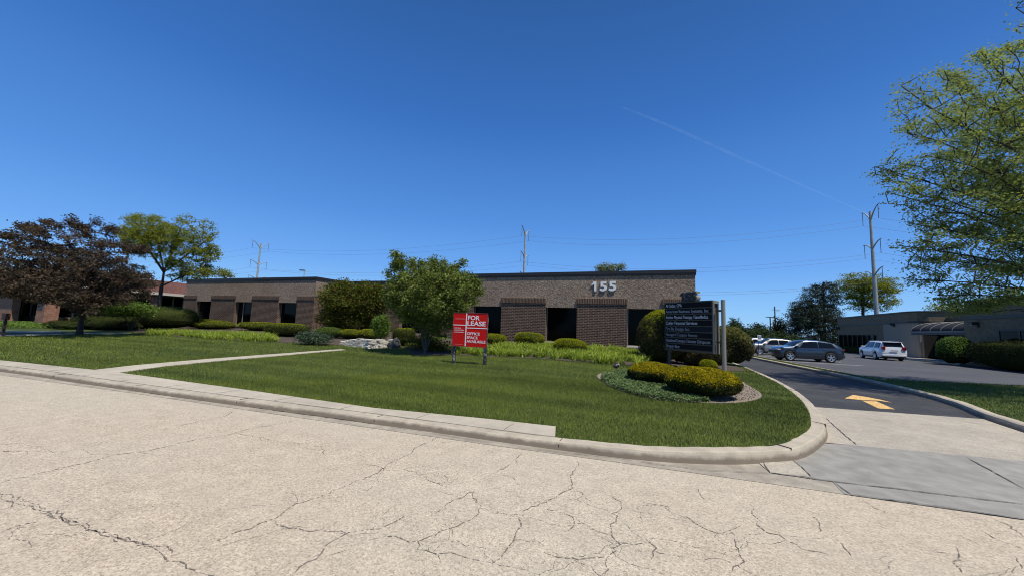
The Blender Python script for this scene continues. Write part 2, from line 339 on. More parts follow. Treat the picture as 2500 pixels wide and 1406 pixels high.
m_black = mat('black_plastic', (.012, .012, .013), .5)
m_cglass = mat('car_glass', (.006, .008, .010), .04, spec=.35)
m_chrome = mat('chrome', (.7, .7, .7), .15, 1)
m_tail = mat('tail_lamp', (.22, .01, .012), .2)
m_head = mat('head_lamp', (.5, .52, .55), .1)
m_plate = mat('number_plate', (.6, .6, .62), .5)
def paint(name, c, metal=.4):
    m = mat(name, c, .32, metal); P(m).inputs['Coat Weight'].default_value = 1; P(m).inputs['Coat Roughness'].default_value = .04; return m
m_pblue = paint('slate_blue_paint', (.030, .048, .075), .5); m_psilv = paint('silver_paint', (.30, .29, .275), .5); m_pwhite = paint('white_car_paint', (.72, .73, .74), 0)

# ------------------------------------------------------------------ ground, roads, kerbs
def sheet(name, poly, z, m, kind='structure', parent=None):
    o = obj(name, [(p[0], p[1], z) for p in poly], [tuple(range(len(poly)))], m, parent)
    if kind: o['kind'] = kind
    return o
def area_ccw(poly):
    a = sum(poly[i - 1][0] * poly[i][1] - poly[i][0] * poly[i - 1][1] for i in range(len(poly)))
    return poly if a > 0 else poly[::-1]
sheet('ground', [(-3000, -3000), (3000, -3000), (3000, 3000), (-3000, 3000)], -.03, m_lawn)
def smooth_path(pts, n=6):
    pts = [np.array(p, float) for p in pts]; out = []
    for i in range(len(pts) - 1):
        p0 = pts[max(i - 1, 0)]; p1 = pts[i]; p2 = pts[i + 1]; p3 = pts[min(i + 2, len(pts) - 1)]
        if np.linalg.norm(p2 - p1) > 12: out.append(p1); continue
        for t in np.linspace(0, 1, n, endpoint=False):
            out.append(.5 * ((2 * p1) + (-p0 + p2) * t + (2 * p0 - 5 * p1 + 4 * p2 - p3) * t * t + (-p0 + 3 * p1 - 3 * p2 + p3) * t ** 3))
    out.append(pts[-1]); return np.array(out)
def offset(path, d):
    t = np.gradient(path, axis=0); t /= np.linalg.norm(t, axis=1)[:, None]
    return path + np.stack([-t[:, 1], t[:, 0]], 1) * d   # +d = left of travel
def sweep(path, prof, hfun):
    rows = [offset(path, d) for d, _ in prof]; n = len(path); k = len(prof)
    V = []; 
    for i in range(n):
        for j, (d, z) in enumerate(prof): V.append((rows[j][i][0], rows[j][i][1], z * hfun(path[i][0], path[i][1])))
    Fs = [(i * k + j, (i + 1) * k + j, (i + 1) * k + j + 1, i * k + j + 1) for i in range(n - 1) for j in range(k - 1)]
    return V, Fs
CP = smooth_path(CURB)                              # runs left -> right, then up the driveway; lawn is on its left
prof = [(-.085, -.2), (-.07, .04), (-.045, .72), (-.032, .92), (-.012, 1.0), (.16, 1.0), (.17, .2)]
_jit = lambda x, y: float(zc(x)) * (1 + .03 * math.sin(x * 3.1 + y * 2) + .02 * math.sin(x * 11 + y * 7))
V, Fs = sweep(smooth_path(CURB, 14), prof, _jit); o = obj('kerb', V, Fs, m_conc, smooth=False); o['kind'] = 'structure'
# road and its gutter
GUT = [(-90, -1.75), (-50, 1.2), (-30, 2.7), (-15.9, 3.98), (-10.1, 4.45), (-6.25, 4.68), (-4.26, 4.82), (-2.2, 4.97), (-.77, 5.1), (.5, 5.2), (1.87, 5.3), (3.28, 5.42), (30, 8.0), (90, 13.5)]
sheet('road', [(-90, -9), (90, -9), (90, 16)] + [(x, y + .4) for x, y in GUT[::-1][1:]], 0, m_road)
strip = [(x, y) for x, y in GUT] + [(90, 14.1), (30, 8.6), (3.28, 5.42 + .55), (1.95, 5.86), (1.2, 6.3), (.5, 5.7), (-.77, 5.35), (-2.2, 5.25), (-4.4, 5.1), (-8.5, 4.78), (-15.9, 4.33), (-50, 1.62), (-90, -1.25)]
sheet('gutter', strip, .004, m_gut)
A = lambda px, py: tuple(atz(px, py, 0)[:2])
# driveway apron: tan slab, grey walk slab
ap1 = [A(1840, 1120), A(1881, 1155), A(1980, 1168), A(2032, 1176)]
sheet('grey_pavement', [A(1881, 1155), A(2032, 1176), A(2500, 1233), A(2900, 1280), A(2900, 1163), A(2500, 1126), A(2084, 1087), A(1992, 1079), A(1900, 1085), A(1850, 1110)], .008, m_grey)
sheet('tan_pavement', [A(1840, 1120), A(1881, 1155), A(1978, 1166), A(1900, 1083)], .012, m_apron)
sheet('driveway_apron', [A(1960, 1079), A(2084, 1087), A(2500, 1126), A(2900, 1163), A(2900, 1062), A(2458, 1027), A(1996, 994), A(1960, 990)], .008, m_apron)
sheet('grey_gutter', [A(2032, 1176), A(2500, 1233), A(2900, 1285), A(2900, 1318), A(2500, 1269), A(2063, 1207), A(2050, 1195)], .008, m_grey)
sheet('driveway', [A(1930, 989), A(1996, 994), A(2458, 1027), A(2900, 1060), (12.2, 14.5), (9.5, 21.2), (7.9, 36), (7.6, 60), (4.0, 60), (4.0, 14), (3.2, 11)], .004, m_asph)
LOT = [(7.5, 60), (7.6, 38), (8.5, 21.9), (9.9, 21.2), (14.2, 22.7), (24, 26), (40, 26), (40, 100), (3.6, 100), (3.6, 60)]
sheet('parking_lot', LOT, .006, m_lot)
# lawn A: columns of a height field from the kerb back line to the far end
CB = offset(CP, .15); xs = np.concatenate([np.linspace(-90, -30, 40), np.linspace(-29.5, 1.0, 90), np.linspace(1.1, 3.95, 60)])
order = np.argsort(CB[:, 0]); ycb = np.interp(xs, CB[order, 0], CB[order, 1])
tt = np.concatenate([np.linspace(0, 1, 70) ** 1.3 * .25, np.linspace(.262, 1, 30)])
V = []; 
for x, y0 in zip(xs, ycb):
    for t in tt: y = y0 + (105 - y0) * t; V.append((x, y, float(zA(x, y))))
k = len(tt); Fs = np.array([(i * k + j, (i + 1) * k + j, (i + 1) * k + j + 1, i * k + j + 1) for i in range(len(xs) - 1) for j in range(k - 1)])
o = obj('lawn', V, Fs, m_lawn, smooth=True); o['kind'] = 'structure'
# island lawn B
z = .13
cR = [(6.4, 8.6), (6.72, 10.6), (7.05, 12.4), (7.55, 14.2), (7.85, 16.6), (7.85, 20.8), (7.5, 25.4), (6.95, 34), (6.6, 45), (6.5, 60)]
cRp = smooth_path(cR, 8)
V, Fs = sweep(cRp[::-1], [(-.085, -.2), (-.07, .1), (-.03, .85), (.01, 1.0), (.15, 1.0), (.16, .2)], lambda x, y: .15 + .004 * math.sin(y * 5) + .003 * math.sin(y * 17)); V = [(2 * 0 + a, b, c) for a, b, c in V]
def flip_sweep(path, prof, hf): 
    return sweep(path, [(-d, z) for d, z in prof], hf)
V, Fs = flip_sweep(cRp, [(-.085, -.2), (-.07, .1), (-.03, .85), (.01, 1.0), (.15, 1.0), (.16, .2)], lambda x, y: .15 + .004 * math.sin(y * 5) + .003 * math.sin(y * 17))
o = obj('island_kerb', V, Fs, m_conc); o['kind'] = 'structure'
iB = [(7.35, 60), (7.45, 41), (8.45, 21.95), (9.1, 21.25), (9.9, 21.1), (14.2, 22.6), (24, 25.9), (40, 26)]
V, Fs = flip_sweep(smooth_path(iB[:5], 5)[::1], [(.0, .0), (.0, 1.0), (-.13, 1.0), (-.14, .0)], lambda x, y: .142)
o = obj('lot_kerb', V, Fs, m_conc); o['kind'] = 'structure'
isl = [tuple(p) for p in offset(cRp, -.14)] + iB + [(40, 12), (20, 9.5), (9, 8.0)]
sheet('island_lawn', area_ccw(isl), .128, m_lawn)
# walk beside the kerb and the footpath across the lawn (slabs)
we = [march(*p)[:2] for p in ((0, 880), (226, 903), (288, 910), (576, 949), (912, 997), (1200, 1025), (1357, 1043))]
we = [(-90, -.55), (-50, 2.25), (-30, 3.7)] + [tuple(p) for p in we]
wback = [tuple(p) for p in offset(CP, .155) if p[0] < -1.25][::-1]
poly = we + [(-1.42, 5.48)] + wback; walk_poly = list(poly)
def drape(name, poly, dz, m, step=.6, th=.05):
    """a slab that follows the terrain"""
    from mathutils.geometry import delaunay_2d_cdt
    poly = area_ccw([tuple(map(float, p[:2])) for p in poly]); B = []
    for i in range(len(poly)):
        a = np.array(poly[i]); b = np.array(poly[(i + 1) % len(poly)]); n = max(1, int(np.linalg.norm(b - a) / step))
        for t in range(n): B.append(tuple(a + (b - a) * t / n))
    bb = np.array(B); gx = np.arange(bb[:, 0].min(), bb[:, 0].max(), step); gy = np.arange(bb[:, 1].min(), bb[:, 1].max(), step)
    G = np.array([(x, y) for x in gx for y in gy]) if len(gx) and len(gy) else np.zeros((0, 2))
    if len(G):
        G = G[inpoly(G, B)]; d = np.array([np.min(np.hypot(bb[:, 0] - p[0], bb[:, 1] - p[1])) for p in G]) if len(G) else np.zeros(0)
        G = G[d > step * .4]
    pts = [Vector(p) for p in B] + [Vector(p) for p in G]; nb = len(B)
    v, e, f, *_ = delaunay_2d_cdt(pts, [], [list(range(nb))], 1, 1e-5)
    top = [(p.x, p.y, float(zA(p.x, p.y)) + dz) for p in v]
    n = len(top); V = top + [(a, b, c - th - dz) for a, b, c in top[:nb]]
    Fs = [tuple(q) for q in f] + [(n + i, n + (i + 1) % nb, (i + 1) % nb, i) for i in range(nb)] if n >= nb else [tuple(q) for q in f]
    return obj(name, V, Fs, m)
o = drape('sidewalk', poly, .018, m_conc2, .8); o['kind'] = 'structure'
pl = [march(*p)[:2] for p in ((226, 904), (330, 892), (500, 877), (660, 865), (760, 857.5), (832, 852.5))]
pr = [march(*p)[:2] for p in ((288, 911), (400, 895), (560, 879), (690, 868), (775, 860), (845, 854))]
path = [tuple(p) for p in pl] + [(-13.6, 15.0), (-13.9, 18), (-14.6, 21.5), (-16.5, 22.8), (-16.5, 24), (-14.4, 23.6), (-12.9, 21), (-12.4, 18), (-12.3, 14.6)] + [tuple(p) for p in pr[::-1]]
path = [tuple(p) for p in pl] + [tuple(p) for p in pr[::-1]]
o = drape('footpath', path, .020, m_conc2, .8); o['kind'] = 'structure'
# the entrance walk by the far left building
fw = [march(*p)[:2] for p in ((-200, 808), (0, 807.5), (105, 808), (147, 808), (150, 811), (108, 812.5), (0, 810), (-200, 811))]
o = drape('far_footpath', [tuple(p) for p in fw], .03, m_conc2, 1.0); o['kind'] = 'structure'
fw2 = [march(*p)[:2] for p in ((-200, 818), (0, 818), (190, 813.5), (260, 813), (320, 812.5), (320, 814.5), (190, 816), (0, 821), (-200, 822))]
o = drape('near_left_footpath', [tuple(p) for p in fw2], .03, m_conc2, 1.0); o['kind'] = 'structure'
# yellow arrow
def Z(x, y): return atz(2040 + x / 15.625, 940 + y / 15.625, .01)[:2]
_a = area_ccw([Z(345, 490), Z(665, 355), Z(1200, 440), Z(1700, 535), Z(2150, 650), Z(1600, 572), Z(1010, 556)]); _b = area_ccw([Z(1010, 575), Z(1560, 603), Z(2270, 910), Z(1640, 875)])
o = obj('painted_arrow', [(p[0], p[1], .0095) for p in _a + _b], [tuple(range(len(_a))), tuple(range(len(_a), len(_a) + len(_b)))], m_yel); o['kind'] = 'structure'
# parking stall lines
mb = MB()
for y in (33.9, 37.4, 40.9, 44.4, 47.9): mb.box(8.6, 13.4, y, y + .1, .006, .0095)
o = mb.build('stall_lines', m_wpaint); o['kind'] = 'structure'
# building-side walk in the lot
cw = [(24.6, 45.5), (24.6, 53.5), (23.6, 56), (25.6, 62), (25.6, 78), (27.2, 78), (29, 56), (29, 45.5)]
mb = MB(); mb.prism(area_ccw(cw), -.01, .14); o = mb.build('lot_sidewalk', m_conc2); o['kind'] = 'structure'

# cracks and joints, each a thin ragged strip lying on the road
def strip_mesh(pts, w, z, jag=.012, seg=.05):
    pts = [np.array(p[:2], float) for p in pts]; out = [pts[0]]
    for a, b in zip(pts[:-1], pts[1:]):
        n = max(1, int(np.linalg.norm(b - a) / seg))
        for t in range(1, n + 1): out.append(a + (b - a) * t / n)
    out = np.array(out); n = len(out)
    if jag:
        j = rng.normal(0, jag, (n, 2)); out[1:-1] += j[1:-1]
        big = np.cumsum(rng.normal(0, jag * .6, (n, 2)), 0); big -= np.linspace(0, 1, n)[:, None] * big[-1]; out += big
    t = np.gradient(out, axis=0) if n > 1 else np.zeros_like(out); t /= np.linalg.norm(t, axis=1)[:, None] + 1e-9
    nn = np.stack([-t[:, 1], t[:, 0]], 1); ww = (w * (.4 + rng.random(n) * 1.1))[:, None] / 2 if jag else np.full((n, 1), w / 2)
    ww[0] *= .3; ww[-1] *= .3
    a = out + nn * ww; b = out - nn * ww
    V = [(p[0], p[1], z) for p in a] + [(p[0], p[1], z) for p in b]
    return V, [(i, n + i, n + i + 1, i + 1) for i in range(n - 1)]
def K1(l): return [atz(x / 2.0833, 860 + y / 2.0833, 0) for x, y in l]
def K2(l): return [atz(1200 + x / 1.923, 900 + y / 1.923, 0) for x, y in l]
cr = []
for w, l in ((.011, [(0, 715), (70, 740), (130, 775), (200, 805), (260, 830), (350, 860), (420, 890), (490, 915), (560, 925), (640, 955), (720, 980), (800, 1010), (860, 1040), (940, 1070), (1020, 1105), (1110, 1135)]),
             (.012, [(200, 815), (300, 833), (390, 878), (470, 900), (560, 940), (660, 968), (760, 1000), (850, 1000), (870, 1035)]),
             (.012, [(130, 765), (210, 790), (300, 822), (400, 868)]), (.010, [(560, 925), (620, 940), (700, 965), (730, 985)]),
             (.013, [(1000, 440), (900, 465), (800, 490), (700, 510), (590, 520), (480, 555), (380, 575), (260, 600), (150, 630), (40, 650), (0, 665)]),
             (.013, [(2220, 432), (2170, 460), (2110, 490), (2110, 510), (2010, 555), (1930, 620), (1820, 660), (1720, 700), (1600, 740), (1520, 765), (1460, 800), (1400, 850), (1330, 875), (1230, 910), (1130, 945), (1060, 970)]),
             (.013, [(1400, 860), (1460, 880), (1560, 890), (1650, 905), (1830, 908), (1940, 890), (2060, 830)]), (.010, [(1860, 568), (1920, 580), (1945, 600), (1930, 620)]),
             (.010, [(2060, 595), (2110, 610), (2160, 635), (2200, 660), (2260, 685)]), (.012, [(1800, 908), (1730, 930), (1670, 965), (1640, 1020), (1580, 1065), (1490, 1130)]),
             (.012, [(2200, 820), (2240, 780), (2310, 740), (2400, 700), (2440, 770), (2440, 820), (2350, 880), (2250, 915), (2130, 960), (2120, 1000)]),
             (.010, [(1960, 920), (2040, 950), (2120, 960)]), (.010, [(2130, 1000), (2200, 1015), (2330, 1030), (2420, 1060), (2500, 1070)]), (.012, [(1180, 300), (1150, 320), (1070, 340), (980, 355), (900, 375)]),
             (.010, [(1600, 470), (1640, 495), (1645, 520)]), (.010, [(1520, 340), (1400, 365), (1260, 390), (1150, 420), (1000, 440)]), (.011, [(0, 915), (80, 885), (200, 860)]), (.010, [(0, 500), (150, 503)]), (.010, [(0, 470), (120, 455)]),
             (.009, [(0, 760), (60, 765), (70, 790)]), (.009, [(1200, 412), (1330, 430), (1450, 455), (1590, 465)]), (.009, [(2220, 462), (2300, 452), (2400, 445)])): cr.append((w, K1(l)))
for w, l in ((.012, [(140, 385), (100, 430), (60, 465), (0, 490)]), (.013, [(405, 430), (400, 460), (360, 500), (355, 540), (380, 570), (320, 590), (270, 630), (190, 660), (145, 690), (130, 740), (100, 800), (90, 840), (50, 890), (0, 915)]),
             (.011, [(0, 675), (60, 680), (140, 690)]), (.011, [(260, 655), (340, 675), (400, 700), (390, 730), (360, 760)]), (.010, [(380, 565), (430, 585), (440, 610), (470, 625)]),
             (.013, [(560, 595), (610, 625), (590, 670), (600, 710), (565, 745), (560, 780), (600, 825), (540, 885), (530, 940), (510, 973)]), (.010, [(600, 825), (720, 825)]), (.011, [(250, 860), (330, 885), (430, 895), (530, 885)]),
             (.011, [(725, 800), (770, 855), (750, 890)]), (.010, [(770, 860), (850, 875), (910, 885)]), (.011, [(910, 690), (950, 720), (1000, 750), (1060, 770), (1130, 765), (1160, 800)]), (.012, [(1140, 800), (1140, 850), (1175, 905), (1130, 950)]),
             (.012, [(1225, 645), (1230, 680), (1255, 705), (1255, 740), (1300, 765), (1380, 800), (1430, 835), (1530, 860), (1600, 880)]), (.010, [(1500, 680), (1540, 715), (1555, 745), (1545, 765)]), (.010, [(1590, 780), (1640, 810), (1690, 880)]),
             (.010, [(2200, 780), (2290, 830)]), (.012, [(2185, 840), (2220, 885), (2160, 900), (2210, 960)]), (.010, [(2310, 760), (2400, 810), (2500, 850)]), (.012, [(2460, 890), (2490, 940)]), (.011, [(2340, 700), (2430, 730), (2500, 790)]),
             (.009, [(1750, 615), (1800, 650), (1850, 680)]), (.009, [(690, 610), (760, 640), (830, 650), (835, 670)]), (.008, [(970, 560), (980, 600), (1010, 620)]), (.009, [(1780, 930), (1830, 970)])): cr.append((w, K2(l)))
# hairline cracks wandering off the main ones
for (w, l) in list(cr):
    q = np.array([p[:2] for p in l]); 
    for _ in range(2):
        j = rng.integers(len(q)); a_ = rng.random() * 6.283; st = q[j].copy(); pts_ = [st.copy()]
        for _k in range(rng.integers(3, 8)): a_ += rng.normal(0, .5); st = st + .11 * np.array([math.cos(a_), math.sin(a_) * .8]); pts_.append(st.copy())
        if max(p[1] for p in pts_) < 4.4: cr.append((.0045, pts_))
V = []; Fs = []
for w, l in cr:
    a, b = strip_mesh(l, w * .85, .0035); n = len(V); V += a; Fs += [tuple(i + n for i in f) for f in b]
o = obj('road_cracks', V, Fs, m_crack); o['kind'] = 'structure'
V = []; Fs = []
for w, l in ((.014, [A(1881, 1155), A(2032, 1176), A(2250, 1203), A(2500, 1233)]), (.012, [A(1863, 1129), A(1881, 1155)]), (.012, [A(1933, 1122), A(1958, 1142), A(1980, 1165)]), (.014, [A(2018, 1022), A(2050, 1052), A(2092, 1087)]),
             (.014, [A(2360, 1118), A(2420, 1150), A(2500, 1194)]), (.012, [A(2035, 1178), A(2058, 1196), A(2084, 1212)]), (.014, [A(2084, 1209), A(2300, 1240), A(2500, 1269)]), (.008, [A(1300, 1098), A(1500, 1118), A(1720, 1150), A(1881, 1157)]),
             (.006, [A(336, 956), A(912, 1036), A(1200, 1083)])):
    a, b = strip_mesh(l, w, .0165, .004, .08); n = len(V); V += a; Fs += [tuple(i + n for i in f) for f in b]
o = obj('slab_joints', V, Fs, m_joint); o['kind'] = 'structure'
# joints cut across kerb and walk
mbj = MB(); mbw = MB()
for s in np.arange(2.0, 40, 3.05):
    # along CP from the corner at x=-1.2 leftwards
    x = -1.2 - s + 1.9
    i = int(np.argmin(abs(CP[:, 0] - x))); p = np.array([x, np.interp(x, CP[:, 0], CP[:, 1])])
    h = float(zc(x)) * 1.06
    mbj.box(x - .003, x + .003, p[1] + .0, p[1] + .165, .02, h + .002); mbj.box(x - .003, x + .003, p[1] - .06, p[1], .0, h * .7)
for x, y in ((1.66, 6.43), (2.75, 8.55), (3.75, 13.6)):
    mbj.prism([(x - .12, y + .112), (x - .115, y + .118), (x + .035, y - .03), (x + .03, y - .035)], 0, .161)
o = mbj.build('kerb_joints', m_joint); o['kind'] = 'structure'
for x in np.arange(-2.2, -26, -1.52):
    y = np.interp(x, CP[:, 0], CP[:, 1]); y1 = np.interp(x, [p[0] for p in we], [p[1] for p in we])
    zz = float(zA(x, y + .3)) + .021; mbw.box(x - .004, x + .004, y + .17, y1 - .01, zz - .02, zz)
o = mbw.build('walk_joints', m_joint); o['kind'] = 'structure'

# planting beds
def bed(name, poly, m, dz=.02): o = drape(name, poly, dz, m, .5); o['kind'] = 'structure'; return [tuple(p[:2]) for p in poly]
def G5(x, y): return tuple(march(1440 + x / 4.3935, 700 + y / 4.3935)[:2])
bedP = bed('mulch_bed', smooth_path([G5(75, 955), G5(110, 1000), G5(250, 1085), G5(500, 1165), G5(800, 1220), G5(1200, 1245), G5(1550, 1248), G5(1750, 1222), G5(1840, 1185), G5(1815, 1130), G5(1700, 1060), (2.5, 15.2), (1.9, 16.9), (.6, 17.2), (-.5, 14.9), G5(250, 912), G5(120, 930), G5(75, 955)], 5)[:-1], m_dirt)
bedR = bed('planting_bed_right', [tuple(march(x, y)[:2]) for x, y in ((1010, 868), (1120, 867), (1300, 874), (1400, 882), (1565, 894), (1610, 897))] + [(1.4, 17.3), (3.6, 19.5), (3.75, 27), (1.95, 27), (1.9, 23.1), (-13.5, 23.1), (-13, 17)], m_mulch)
bedL = bed('planting_bed_left', [tuple(march(x, y)[:2]) for x, y in ((345, 812), (440, 822), (520, 827), (600, 832), (672, 836), (735, 836), (800, 840), (835, 843))] + [(-15, 20), (-15.5, 25.9), (-27, 25.9), (-27.3, 23.05), (-46, 23.05), (-42, 17)], m_mulch)

# ------------------------------------------------------------------ vegetation builders
def rnd_dir(n):
    v = rng.normal(size=(n, 3)); return v / np.linalg.norm(v, axis=1)[:, None]
def leaf_geo(Pc, size, nrm=None, aspect=.5, spread=.6, fold=.12):
    n = len(Pc); d = rnd_dir(n)
    if nrm is None: nn = d
    else: nn = nrm + d * spread; nn /= np.linalg.norm(nn, axis=1)[:, None]
    u = np.cross(nn, rnd_dir(n)); u /= np.linalg.norm(u, axis=1)[:, None] + 1e-9; w = np.cross(nn, u)
    s = (size * (.65 + .7 * rng.random(n)))[:, None]
    V = np.stack([Pc - u * s * .5, Pc + w * s * aspect * .5 + nn * s * fold, Pc + u * s * .5, Pc - w * s * aspect * .5 + nn * s * fold], 1).reshape(-1, 3)
    return V, np.arange(4 * n).reshape(n, 4)
def segs(Apt, Bpt, ra, rb, k=5):
    Apt = np.asarray(Apt); Bpt = np.asarray(Bpt); t = Bpt - Apt; t /= np.linalg.norm(t, axis=1)[:, None] + 1e-9
    ref = np.where(abs(t[:, 2:3]) > .9, [[1, 0, 0]], [[0, 0, 1]]); u = np.cross(t, ref); u /= np.linalg.norm(u, axis=1)[:, None] + 1e-9; w = np.cross(t, u)
    an = np.arange(k) * 2 * np.pi / k; cs = (u[:, None] * np.cos(an)[None, :, None] + w[:, None] * np.sin(an)[None, :, None])
    a = Apt[:, None] + cs * np.asarray(ra)[:, None, None]; b = Bpt[:, None] + cs * np.asarray(rb)[:, None, None]
    V = np.concatenate([a, b], 1).reshape(-1, 3); n = len(Apt); j = np.arange(k); q = np.stack([j, (j + 1) % k, k + (j + 1) % k, k + j], 1)
    return V, (np.arange(n)[:, None, None] * 2 * k + q[None]).reshape(-1, 4)
def grow(trunks, att, step=.35, kk=.25, wob=.06, sag=0.0):
    """trunks: polylines of points (first ends joined to it); att: attractor points -> nodes, parents"""
    nodes = []; par = []; plen = []
    for tr in trunks:
        prev = -1 if not nodes or tr[0] is None else 0
        for i, p in enumerate(tr):
            p = np.array(p, float); nodes.append(p); par.append(prev); plen.append(0 if prev < 0 else plen[prev] + np.linalg.norm(p - nodes[prev]) * .3); prev = len(nodes) - 1
    start_free = [i for i in range(len(nodes)) if nodes[i][2] > nodes[0][2] + .25 * (max(n[2] for n in nodes) - nodes[0][2])]
    top = np.array(nodes[start_free[0]] if start_free else nodes[-1])
    att = att[np.argsort(np.linalg.norm(att - top, axis=1))]
    cap = len(nodes) + len(att) * 40; NB = np.zeros((cap, 3)); PL = np.full(cap, 1e9); n = len(nodes); NB[:n] = nodes
    PL[start_free] = np.array(plen)[start_free]; par = list(par); tips = []
    for a in att:
        d = np.linalg.norm(NB[:n] - a, axis=1); c = d + kk * PL[:n]; j = int(np.argmin(c)); m = max(1, min(30, int(d[j] / step)))
        p0 = NB[j].copy(); v = a - p0; off = rnd_dir(1)[0] * np.linalg.norm(v) * wob; prev = j
        for i in range(1, m + 1):
            t = i / m; q = p0 + v * t + off * math.sin(math.pi * t) + np.array([0, 0, sag * np.linalg.norm(v) * math.sin(math.pi * t)])
            NB[n] = q; PL[n] = PL[prev] + np.linalg.norm(q - NB[prev]); par.append(prev); prev = n; n += 1
        tips.append(prev)
    return NB[:n], np.array(par), np.array(tips)
def radii(par, tips, rt, pw=.5, r0=.012):
    w = np.zeros(len(par)); w[tips] = 1
    for i in range(len(par) - 1, 0, -1):
        if par[i] >= 0: w[par[i]] += w[i]
    return np.maximum(r0, rt * (w / w.max()) ** pw)
def tree(name, label, cat, trunks, att, rt, leafm, lsize, nleaf, spread, bark=None, flat=.6, aspect=.5, group=None, step=.35, kk=.25, up=.3, r0=.012, pw=.5, core=None, along=0.0, k=5, trunk_r=None, wob=.06):
    root = empty(name, tuple(np.array(trunks[0][0], float)), 0, label, cat, group); base = np.array(trunks[0][0], float)
    nd, par, tips = grow(trunks, att, step, kk, wob); r = radii(par, tips, rt, pw, r0)
    ix = np.where(par >= 0)[0]; V, Fs = segs(nd[par[ix]] - base, nd[ix] - base, r[par[ix]], r[ix], k); obj('trunk', V, Fs, bark or m_bark, root, smooth=True)
    src = nd[tips]
    if along > 0:
        thin = np.where(r < r0 * 2.2)[0]; m = int(len(thin) * along); src = np.concatenate([src, nd[rng.choice(thin, m)]]) if m else src
    pc = np.repeat(src, nleaf, 0); g = rng.normal(0, 1, pc.shape) * spread; g[:, 2] *= flat; pc = pc + g
    nrm = np.tile([[0, 0, 1.]], (len(pc), 1)) * up + rnd_dir(len(pc)) * (1 - up)
    V, Fs = leaf_geo(pc - base, lsize, nrm, aspect); obj('crown', V, Fs, leafm, root)
    return root
def blob_pts(blobs, n):
    """attractors in a union of ellipsoids (cx,cy,cz,rx,ry,rz), biased outwards"""
    vol = np.array([b[3] * b[4] * b[5] for b in blobs]); out = []
    for b, m in zip(blobs, np.maximum(4, n * vol / vol.sum()).astype(int)):
        d = rnd_dir(m) * (rng.random((m, 1)) ** .45); out.append(np.array(b[:3]) + d * np.array(b[3:]))
    return np.concatenate(out)
RV = R[:, 0]; FV = np.array([-.37, .93, 0])
def blobs_px(lst, dep, thick=.8):
    """ellipsoids given as seen (px, py, half width px, half height px) at distance dep (+ offset)"""
    out = []
    for it in lst:
        px, py, a, b = it[:4]; dd = dep + (it[4] if len(it) > 4 else 0); c = atd(px, py, dd); s = dd / F
        out.append((c[0], c[1], c[2], a * s, a * s * thick, b * s))
    return out
def outline(att, poly):
    x, y = proj(att); return att[inpoly(np.stack([x, y], 1), poly)]

def lumpy(d, seed, amp):
    f = np.array([[3.1, 1.7, 2.3], [-2.1, 3.7, 1.9], [5.3, -4.1, 3.1], [7.7, 6.1, -5.9]]) ; s = 0
    for i, k in enumerate(f): s = s + np.sin(d @ k + seed * (i + 1.3)) / (1 + .5 * i)
    return 1 + amp * s / 2
def shrub(name, label, cat, c, rx, ry, h, n, ls, mdark, mtop, topf=.04, ex=2.7, rz=0, amp=.05, group=None, seed=None, aspect=.35, tipp=.95, lowcut=.0, core=m_corey, slope=0, edge=.25):
    """clipped shrub: c = ground point; half widths rx, ry; height h"""
    seed = rng.random() * 9 if seed is None else seed; o0 = np.array(c, float)
    def surf(d):
        dd = d.copy(); e = np.abs(dd) ** ex; rr = (e[:, 0] + e[:, 1] + e[:, 2]) ** (-1 / ex)
        q = dd * rr[:, None] * lumpy(dd, seed, amp)[:, None]; cz, sz = math.cos(rz), math.sin(rz)
        X = q[:, 0] * rx; Y = q[:, 1] * ry; Zz = h * .5 + q[:, 2] * h * .5
        under = np.clip((h * .35 - Zz) / (h * .35), 0, 1); X = X * (1 - .22 * under); Y = Y * (1 - .22 * under); Zz = Zz + slope * X
        return np.stack([X * cz - Y * sz, X * sz + Y * cz, Zz], 1)
    bm = bmesh.new(); bmesh.ops.create_icosphere(bm, subdivisions=4, radius=1); cv = np.array([v.co[:] for v in bm.verts]); cf = np.array([[v.index for v in f.verts] for f in bm.faces]); bm.free()
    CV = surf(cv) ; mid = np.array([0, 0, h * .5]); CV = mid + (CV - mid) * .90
    d = rnd_dir(n); d = d[d[:, 2] > -.55]; sp = surf(d); nr = sp - mid; nr = nr / np.array([rx, ry, h * .5]) ** 2; nr /= np.linalg.norm(nr, axis=1)[:, None]
    sp = mid + (sp - mid) * (.90 + .11 * rng.random((len(sp), 1)) ** .8) + nr * rng.random((len(sp), 1)) * ls * .35
    LV, LF = leaf_geo(sp, ls, nr, aspect, .9)
    tip = (d[:, 2] + rng.normal(0, .12, len(d)) > topf) & (rng.random(len(d)) < tipp) | (rng.random(len(d)) < edge * np.clip(d[:, 2] + .6, 0, 1) * .5)  # upper leaves: new growth, plus sunlit tops over shaded sides painted in
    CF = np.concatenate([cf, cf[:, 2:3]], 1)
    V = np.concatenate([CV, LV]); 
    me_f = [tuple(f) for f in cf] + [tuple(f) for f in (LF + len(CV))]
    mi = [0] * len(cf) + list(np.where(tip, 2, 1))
    o = obj(name, V, me_f, [core, mdark, mtop], None, mi); o.location = tuple(o0); tag(o, label, cat, group); return o
